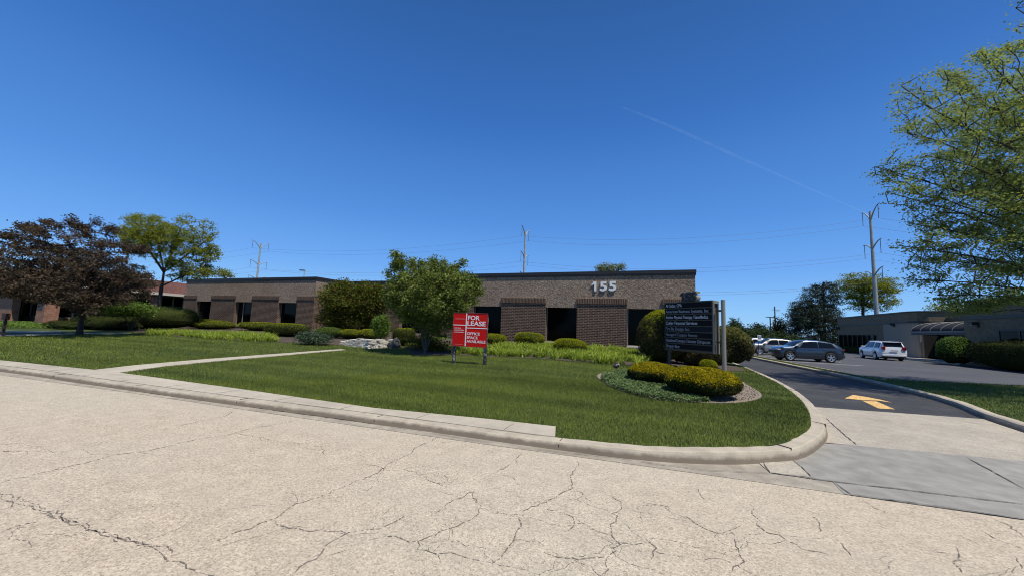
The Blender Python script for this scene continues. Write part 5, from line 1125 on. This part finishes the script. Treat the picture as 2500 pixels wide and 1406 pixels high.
# dark-leaved tree at left
pb = march(193, 817); dT = float((R.T @ (pb - C0))[2])
polyP = [(-60, 600), (0, 583), (12, 565), (60, 548), (100, 553), (118, 535), (150, 545), (172, 532), (195, 548), (215, 545), (238, 538), (262, 552), (285, 572), (310, 590), (345, 608), (378, 625), (392, 655), (388, 690), (375, 715), (350, 735), (300, 742), (262, 745), (240, 765), (215, 775), (190, 770), (165, 755), (140, 742), (85, 738), (40, 722), (-60, 720)]
att = blob_pts(blobs_px([(110, 600, 120, 60), (250, 620, 110, 60), (150, 570, 80, 38), (60, 590, 60, 30), (225, 570, 50, 25), (170, 680, 200, 75), (30, 660, 110, 65), (200, 735, 110, 38, -1.5), (90, 720, 90, 28, -1.0), (320, 700, 70, 40)], dT, .75), 4200); att = outline(att, polyP); lay = np.sin(att[:, 0] * 1.9 + att[:, 2] * 2.4) + np.sin(att[:, 1] * 2.1 - att[:, 2] * 1.9 + 1) + .6 * np.sin(att[:, 2] * 4.3 + att[:, 0]); att = att[lay > -.5]; rng.shuffle(att); _x, _y = proj(att); att = att[(_y > 655) | (rng.random(len(att)) < .55)][:1150]; att = np.concatenate([att, outline(blob_pts(blobs_px([(118, 545, 6, 14), (172, 540, 8, 14), (238, 545, 6, 12), (62, 552, 14, 6), (270, 562, 10, 10), (20, 578, 16, 6), (345, 610, 14, 8), (200, 556, 12, 10), (90, 560, 12, 8)], dT), 90), [(-60, 500), (400, 500), (400, 700), (-60, 700)])])
tr = [[pb - [0, 0, .2], pb + [0, 0, 1.0]]]
for px, py, dd in ((90, 640, -.5), (170, 600, .4), (250, 620, -.4), (310, 680, .5), (40, 690, .3), (140, 690, -1.6), (230, 700, -1.5), (190, 640, 1.6), (120, 660, 1.5), (290, 720, -.6)):
    q = atd(px, py, dT + dd); s0 = pb + [0, 0, 1.0]; tr.append([s0, s0 + (q - s0) * [.25, .25, .3], s0 + (q - s0) * [.6, .6, .62], q])
tree('dark_leaved_tree', 'spreading tree with dark purple-brown leaves at the left of the lawn', 'tree', tr, att, .20, m_plum, .115, 34, .145, m_bark, .55, .55, None, .3, .15, .4, .010, .5, None, .6, 6)
# honey locust behind it
dB = 31; lb_ = base_at(383, dB); polyB = [(280, 590), (285, 560), (305, 545), (290, 520), (330, 527), (345, 512), (360, 525), (395, 528), (402, 545), (425, 540), (430, 520), (450, 522), (480, 528), (500, 528), (520, 548), (534, 570), (520, 590), (530, 610), (536, 635), (540, 660), (520, 672), (490, 680), (450, 690), (425, 690), (405, 670), (385, 650), (360, 640), (330, 620), (300, 610)]
att = blob_pts(blobs_px([(360, 575, 80, 55), (470, 590, 70, 65), (490, 640, 55, 45), (420, 620, 80, 60)], dB), 1500); att = np.concatenate([outline(att, polyB)[:640], outline(blob_pts(blobs_px([(495, 665, 45, 20), (440, 670, 30, 16), (510, 620, 28, 25), (420, 640, 30, 18)], dB), 200), polyB)])
s0 = atd(391, 700, dB); tr = [[lb_, s0, atd(402, 655, dB)]]
for px, py, dd in ((330, 560, 0), (380, 560, 1), (440, 560, -.5), (500, 590, .5), (500, 650, -.3), (430, 600, 1.2), (450, 672, -.8)):
    q = atd(px, py, dB + dd); s1 = s0 if py > 640 else atd(400, 665, dB); tr.append([s1, s1 + (q - s1) * [.5, .5, .5], q])
tree('honey_locust', 'airy yellow-green tree rising behind the dark-leaved tree at left', 'tree', tr, att, .16, m_loc, .135, 26, .165, m_bark, .6, .5, None, .35, .15, .55, .010, .5, None, .35, 6)
bush('far_tree', 'small pale green treetop behind the left wing roof', blobs_px([(548, 668, 18, 9), (566, 672, 8, 5)], 52), at_dep(555, 52, 0), 60, m_loc, .16, 22, .3, 'tree', up=.5, rt=.12)
bush('far_tree', 'thin pale treetop showing above the right wing roof', blobs_px([(1490, 655, 30, 12), (1470, 657, 18, 8), (1518, 650, 14, 9)], 60), at_dep(1490, 60, 0), 120, leaf_mat('silver_leaves', [(.18, .22, .10), (.27, .31, .16)], .4), .20, 22, .32, 'tree', rt=.14, up=.4)
# far right trees
dP = 76
att = blob_pts(blobs_px([(2000, 745, 55, 62), (1985, 790, 75, 50), (2020, 710, 35, 28), (1960, 760, 45, 45), (2040, 800, 40, 45), (1940, 800, 40, 30)], dP), 2200)
att = outline(att, [(2010, 678), (2030, 680), (2042, 695), (2055, 720), (2062, 760), (2060, 850), (1890, 850), (1893, 830), (1920, 822), (1916, 780), (1922, 755), (1935, 735), (1955, 722), (1968, 700), (1985, 690)]); rng.shuffle(att); att = att[:900]
pbs = np.array(at_dep(2012, dP)); tree('pine_tree', 'dark broad pine beyond the lot, left of the yellow-green tree', 'tree', [[pbs, atd(2010, 690, dP)], [pbs, atd(1985, 760, dP)]], att, .35, m_pine, .26, 38, .34, m_bark, .6, .4, None, .8, .15, .2, .02, .5, None, .2, 5)
dP = 84
att = blob_pts(blobs_px([(2115, 700, 65, 32), (2120, 735, 55, 28), (2090, 690, 35, 25), (2155, 705, 32, 20)], dP), 500); pbs = np.array(at_dep(2105, dP))
tree('yellow_locust', 'airy yellow-green tree behind the tan building roof', 'tree', [[pbs, atd(2107, 740, dP), atd(2108, 715, dP)]], att, .3, m_loc, .32, 26, .55, m_bark, .35, .5, None, .8, .2, .5, .02, .5, None, .3, 5)
dP = 66
bush('far_tree', 'dark green tree behind the awning of the tan building', blobs_px([(2310, 760, 36, 25), (2335, 772, 20, 16), (2290, 770, 18, 14)], dP), at_dep(2312, dP), 150, m_loc, .25, 26, .45, 'tree', rt=.2, up=.5)
for (px, py, a_, b_, dep, m_, lb) in ((1797, 800, 14, 24, 92, m_far, 'pale upright shrubby tree just above the big bush'), (1815, 812, 30, 16, 84, m_far, 'low rounded green tree left in the far tree row'), (1853, 812, 20, 24, 88, m_fard, 'dark pointed tree in the far tree row'), (1862, 822, 26, 22, 78, m_far, 'mid green bushy tree before the dark pointed one'), (1903, 808, 17, 34, 82, m_fard, 'dark conifer beside the wooden utility pole'),
                                     (1895, 832, 30, 18, 74, m_far, 'broad green shrub behind the silver SUV'), (1930, 835, 26, 14, 72, m_far, 'bright green shrub between the cars and the pine'), (1960, 836, 50, 20, 74, m_fard, 'dark undergrowth below the pine'), (2030, 838, 35, 20, 74, m_fard, 'dark shrub under the right side of the pine'), (1775, 815, 20, 12, 95, m_far, 'far green treetop right of the sign post')):
    bush('far_tree', lb, blobs_px([(px, py, a_, b_), (px - a_ * .3, py + b_ * .4, a_ * .8, b_ * .8)], dep), at_dep(px, dep), 110, m_, .34, 34, .5, 'tree', rt=.15, up=.3, group='trees in the row beyond the lot')
# shrubs by the tan building
q = atx(2072, 860, 26.2); mb_y0 = float(atx(2100, 855, 26.2)[1])
o = shrub('clipped_hedge', 'low dark clipped hedge under the ribbon windows of the tan building', 'hedge', (25.9, 68.0, -.02), .55, 8.6, 1.0, 14000, .10, m_jun, m_yewd, ex=5, amp=.04)
o = shrub('rounded_bush', 'sunlit rounded green bush beside the awning entrance', 'shrub', (23.6, 43.9, 0), 1.15, 1.15, 2.35, 6000, .14, m_yewd, m_vib, ex=2.4, topf=-.1, amp=.12, aspect=.5)
o = shrub('clipped_hedge', 'tall dark hedge against the front wall of the tan building', 'hedge', (24.1, 38.0, 0), 1.1, 5.0, 2.2, 9000, .14, m_fard, m_yewd, ex=3.5, amp=.08)
# ------------------------------------------------------------------ large honey locust leaning in from the right
TP = np.array([13.6, 17.0, .1])
polyR = [(2445, -600), (2440, 30), (2465, 80), (2500, 95), (2440, 108), (2370, 138), (2300, 170), (2230, 190), (2188, 225), (2165, 320), (2205, 335), (2140, 395), (2122, 412), (2160, 465), (2150, 505), (2210, 530), (2250, 560), (2185, 598), (2245, 630), (2188, 680), (2260, 705), (2290, 745), (2330, 770), (2400, 765), (2500, 742), (2700, 760), (3600, 720), (3600, -600)]
anch = TP + np.array([-.1, .1, 2.2]); tr = [[TP - [0, 0, .3], TP + [0, 0, 1.2], anch]]; att = []
limbs = [(2135, 408, 14.5, 4.4), (2165, 470, 13.6, 3.6), (2215, 325, 15.2, 4.8), (2200, 210, 14.2, 5.6), (2300, 175, 15.5, 6.0), (2390, 125, 14.0, 6.6), (2480, 108, 15.5, 7.0), (2480, 20, 12.6, 7.4), (2215, 545, 14.8, 3.4), (2195, 600, 13.2, 3.0),
         (2250, 632, 15.5, 2.9), (2205, 682, 14.4, 2.6), (2290, 720, 13.4, 2.3), (2330, 765, 15.4, 2.2), (2420, 762, 13.8, 2.2), (2480, 745, 16.0, 2.4), (2330, 560, 16.4, 3.4), (2290, 480, 12.8, 3.8), (2320, 400, 16.2, 4.6), (2370, 330, 13.0, 5.2), (2330, 260, 16.6, 5.6),
         (2430, 250, 12.6, 6.0), (2450, 420, 15.4, 4.8), (2440, 560, 12.8, 3.4), (2420, 660, 15.2, 2.8), (2500, 500, 17.0, 4.0), (2500, 330, 15.6, 5.4), (2520, 190, 14.0, 6.6), (2560, 640, 13.6, 2.8), (2600, 420, 14.0, 4.6), (2620, 260, 15.5, 6.0), (2700, 120, 14.5, 7.2), (2260, 380, 13.2, 4.4), (2380, 470, 14.6, 4.2)]
for px, py, dep, hz_ in limbs:
    q = atd(px, py, dep); s0 = TP + np.array([0, 0, min(hz_, 5.5) * .75 + .3]); v = q - s0
    side = np.array([-v[1], v[0], 0]) / (np.hypot(v[0], v[1]) + 1e-6); wv = rng.normal(0, .35)
    c = lambda t: s0 + v * t + np.array([0, 0, 1]) * (.45 * math.sin(math.pi * t)) + side * wv * math.sin(2 * math.pi * t)
    tr.append([anch] + [c(t) for t in (.12, .3, .48, .66, .82, 1.0)])
    L_ = np.linalg.norm(v); m_n = int(9.5 * L_)
    for t in rng.random(m_n) ** .75:
        w_ = .35 + .95 * math.sin(math.pi * min(1, t * .9)); o_ = side * rng.normal(0, w_) + np.array([0, 0, rng.normal(0, .16) + .10]) + v / L_ * rng.normal(0, .15); att.append(c(.22 + .78 * t) + o_)
for k_ in range(220): att.append(np.array([15.8, 18.0, 7.8]) + rnd_dir(1)[0] * np.array([5.2, 5.2, 4.0]))
att = outline(np.array(att), polyR); att = att[att[:, 2] > 2.6]
tree('honey_locust', 'large airy honey locust reaching in from the right with layered branches', 'tree', tr, att, .21, m_locr, .095, 30, .17, m_bark, .45, .5, None, .3, .10, .55, .012, .5, None, .35, 6, wob=.14)

# ------------------------------------------------------------------ daylilies, ground cover, grass
def marchpoly(l): return [tuple(march(*p)[:2]) for p in l]
def sample_poly(poly, dens):
    a = np.array(poly); lo = a.min(0); hi = a.max(0); n = int((hi - lo).prod() * dens); p = lo + rng.random((n, 2)) * (hi - lo); return p[inpoly(p, poly)]
def blades(p, z, hgt, wid, reach, m, name, kind='stuff', seg=4):
    n = len(p); th = rng.random(n) * 2 * np.pi; h = hgt * (.6 + .6 * rng.random(n)); rr = reach * (.35 + .9 * rng.random(n)); dr = np.stack([np.cos(th), np.sin(th), 0 * th], 1); sd = np.stack([-np.sin(th), np.cos(th), 0 * th], 1)
    base = np.stack([p[:, 0], p[:, 1], z], 1); V = []; droop = .25 + .9 * rng.random(n)
    for i in range(seg + 1):
        t = i / seg; c = base + dr * (rr * t ** 1.3)[:, None]; c[:, 2] += h * (1.5 * t - droop * .75 * t * t * t); w = wid * (1 - t ** 2.2) * .5 + .0005; V += [c - sd * w, c + sd * w]
    V = np.stack(V, 1).reshape(-1, 3); k = 2 * (seg + 1); q = np.array([[2 * i, 2 * i + 1, 2 * i + 3, 2 * i + 2] for i in range(seg)])
    Fs = (np.arange(n)[:, None, None] * k + q[None]).reshape(-1, 4); o = obj(name, V, Fs, m); 
    if kind: o['kind'] = kind
    return o
def clumps(poly, dens, per, sp):
    c = sample_poly(poly, dens); p = np.repeat(c, per, 0); return p + rng.normal(0, sp, p.shape)
pr_ = marchpoly([(1110, 866), (1300, 872), (1400, 881), (1480, 889), (1568, 895), (1575, 868), (1540, 858), (1440, 851), (1330, 843), (1240, 843), (1190, 852), (1110, 854)])
p = clumps(pr_, 7, 30, .09); o = blades(p, zA(p[:, 0], p[:, 1]), .29, .032, .40, m_lily, 'daylily_bed'); tag(o, 'dense bed of bright green daylilies below the right wing')
pl_ = marchpoly([(352, 815), (440, 822), (520, 828), (600, 833), (672, 837), (678, 828), (655, 819), (560, 815), (450, 812), (362, 812)])
p = clumps(pl_, 7, 30, .11); o = blades(p, zA(p[:, 0], p[:, 1]), .27, .028, .42, m_lily, 'daylily_bed'); tag(o, 'dense bed of bright green daylilies below the left wing')
def litter(poly, dens, ls, m, name, h=.10, up=.8):
    p = sample_poly(poly, dens); z = zA(p[:, 0], p[:, 1]) + .02 + rng.random(len(p)) * h; P3 = np.stack([p[:, 0], p[:, 1], z], 1); nn = np.tile([[-.1, -.2, 1.]], (len(p), 1))
    V, Fs = leaf_geo(P3, ls, nn, .6, .7); o = obj(name, V, Fs, m); o['kind'] = 'stuff'; return o
gc1 = [G5(*q) for q in ((128, 958), (118, 1003), (250, 1090), (500, 1171), (800, 1226), (1100, 1246), (1290, 1244), (1150, 1120), (900, 1000), (700, 925), (420, 915), (260, 925))]
litter(gc1, 2400, .055, m_ivy, 'ground_cover', .10)
gc2 = [G5(*q) for q in ((1395, 940), (1470, 950), (1590, 1030), (1640, 1105), (1570, 1170), (1500, 1185), (1440, 1050))]
litter(gc2, 2600, .055, m_ivy, 'ground_cover', .12)
litter(marchpoly([(985, 849), (1000, 842), (1080, 842), (1120, 850), (1090, 861), (1005, 855)]), 400, .07, m_burn, 'ground_cover', .18)
litter(marchpoly([(-40, 789), (80, 789), (125, 792), (150, 797), (145, 801), (60, 801), (-40, 800)]), 200, .11, m_vib, 'ground_cover', .25)
# low plants of the mulch at left of the stone wall
GA = [marchpoly([(-90, 1), (0, 1)])] if 0 else []
excl = [walk_poly, path, bedP, bedR, bedL, [tuple(p_) for p_ in fw], [tuple(p_) for p_ in fw2], [(XL0, YF), (XL1, YF), (XL1, YB), (XR0, YB), (XR0, YF), (XR1, YF), (XR1, YE), (XL0, YE)], [(-85, 15), (-49.4, 15), (-49.4, 36), (-85, 36)]]
def lawn_pts(x0, x1, y0, y1, dens, dmin, dmax):
    n = int((x1 - x0) * (y1 - y0) * dens); p = np.stack([x0 + rng.random(n) * (x1 - x0), y0 + rng.random(n) * (y1 - y0)], 1); d = np.hypot(p[:, 0], p[:, 1]); p = p[(d >= dmin) & (d < dmax)]
    xx, yy = proj(np.stack([p[:, 0], p[:, 1], 0 * p[:, 0] + .2], 1)); p = p[(xx > -260) & (xx < 2760)]
    yk = np.interp(p[:, 0], CB[order, 0], CB[order, 1]); p = p[(p[:, 0] < 4.0) & (p[:, 1] > yk + .01)]
    for e_ in excl: 
        if len(p): p = p[~inpoly(p, e_)]
    return p
def grass(p, zf, h, w, name):
    n = len(p); th = rng.random(n) * 2 * np.pi; le = rng.normal(0, .35, (n, 2)) * h; hh = h * (.55 + .7 * rng.random(n)); z = zf(p[:, 0], p[:, 1]); s = np.stack([np.cos(th), np.sin(th)], 1) * (w * .5)
    a = np.concatenate([p - s, z[:, None] - .005], 1); b = np.concatenate([p + s, z[:, None] - .005], 1); c = np.concatenate([p + le, (z + hh)[:, None]], 1)
    V = np.stack([a, b, c], 1).reshape(-1, 3); o = obj(name, V, np.arange(3 * n).reshape(n, 3), m_blade); o['kind'] = 'stuff'; return o
P1 = lawn_pts(-13, 4.2, 4.2, 12.5, 2600, 0, 11.5); P2 = lawn_pts(-26, 4.2, 4, 18, 800, 11.5, 18); P3_ = lawn_pts(-50, 4.2, 3, 30, 240, 18, 34)
grass(P1, zA, .045, .008, 'grass_blades'); grass(P2, zA, .05, .012, 'grass_blades'); grass(P3_, zA, .06, .022, 'grass_blades')
p = sample_poly(isl[:len(cRp)] + iB[:6] + [(24, 14)], 420); d = np.hypot(p[:, 0], p[:, 1]); xx, yy = proj(np.stack([p[:, 0], p[:, 1], 0 * d], 1)); p = p[(xx < 2800) & (d < 40)]
grass(p, lambda x, y: 0 * x + .128, .055, .014, 'grass_blades')
# small stones and leaf litter on the dry soil of the sign bed
p = sample_poly([G5(*q) for q in ((1250, 1240), (1550, 1240), (1740, 1215), (1820, 1180), (1790, 1120), (1660, 1040), (1640, 1120), (1500, 1195))], 260)
V, Fs = leaf_geo(np.stack([p[:, 0], p[:, 1], zA(p[:, 0], p[:, 1]) + .03], 1), .03, None, .8, 1, .3); o = obj('soil_litter', V, Fs, m_dirt); o['kind'] = 'stuff'
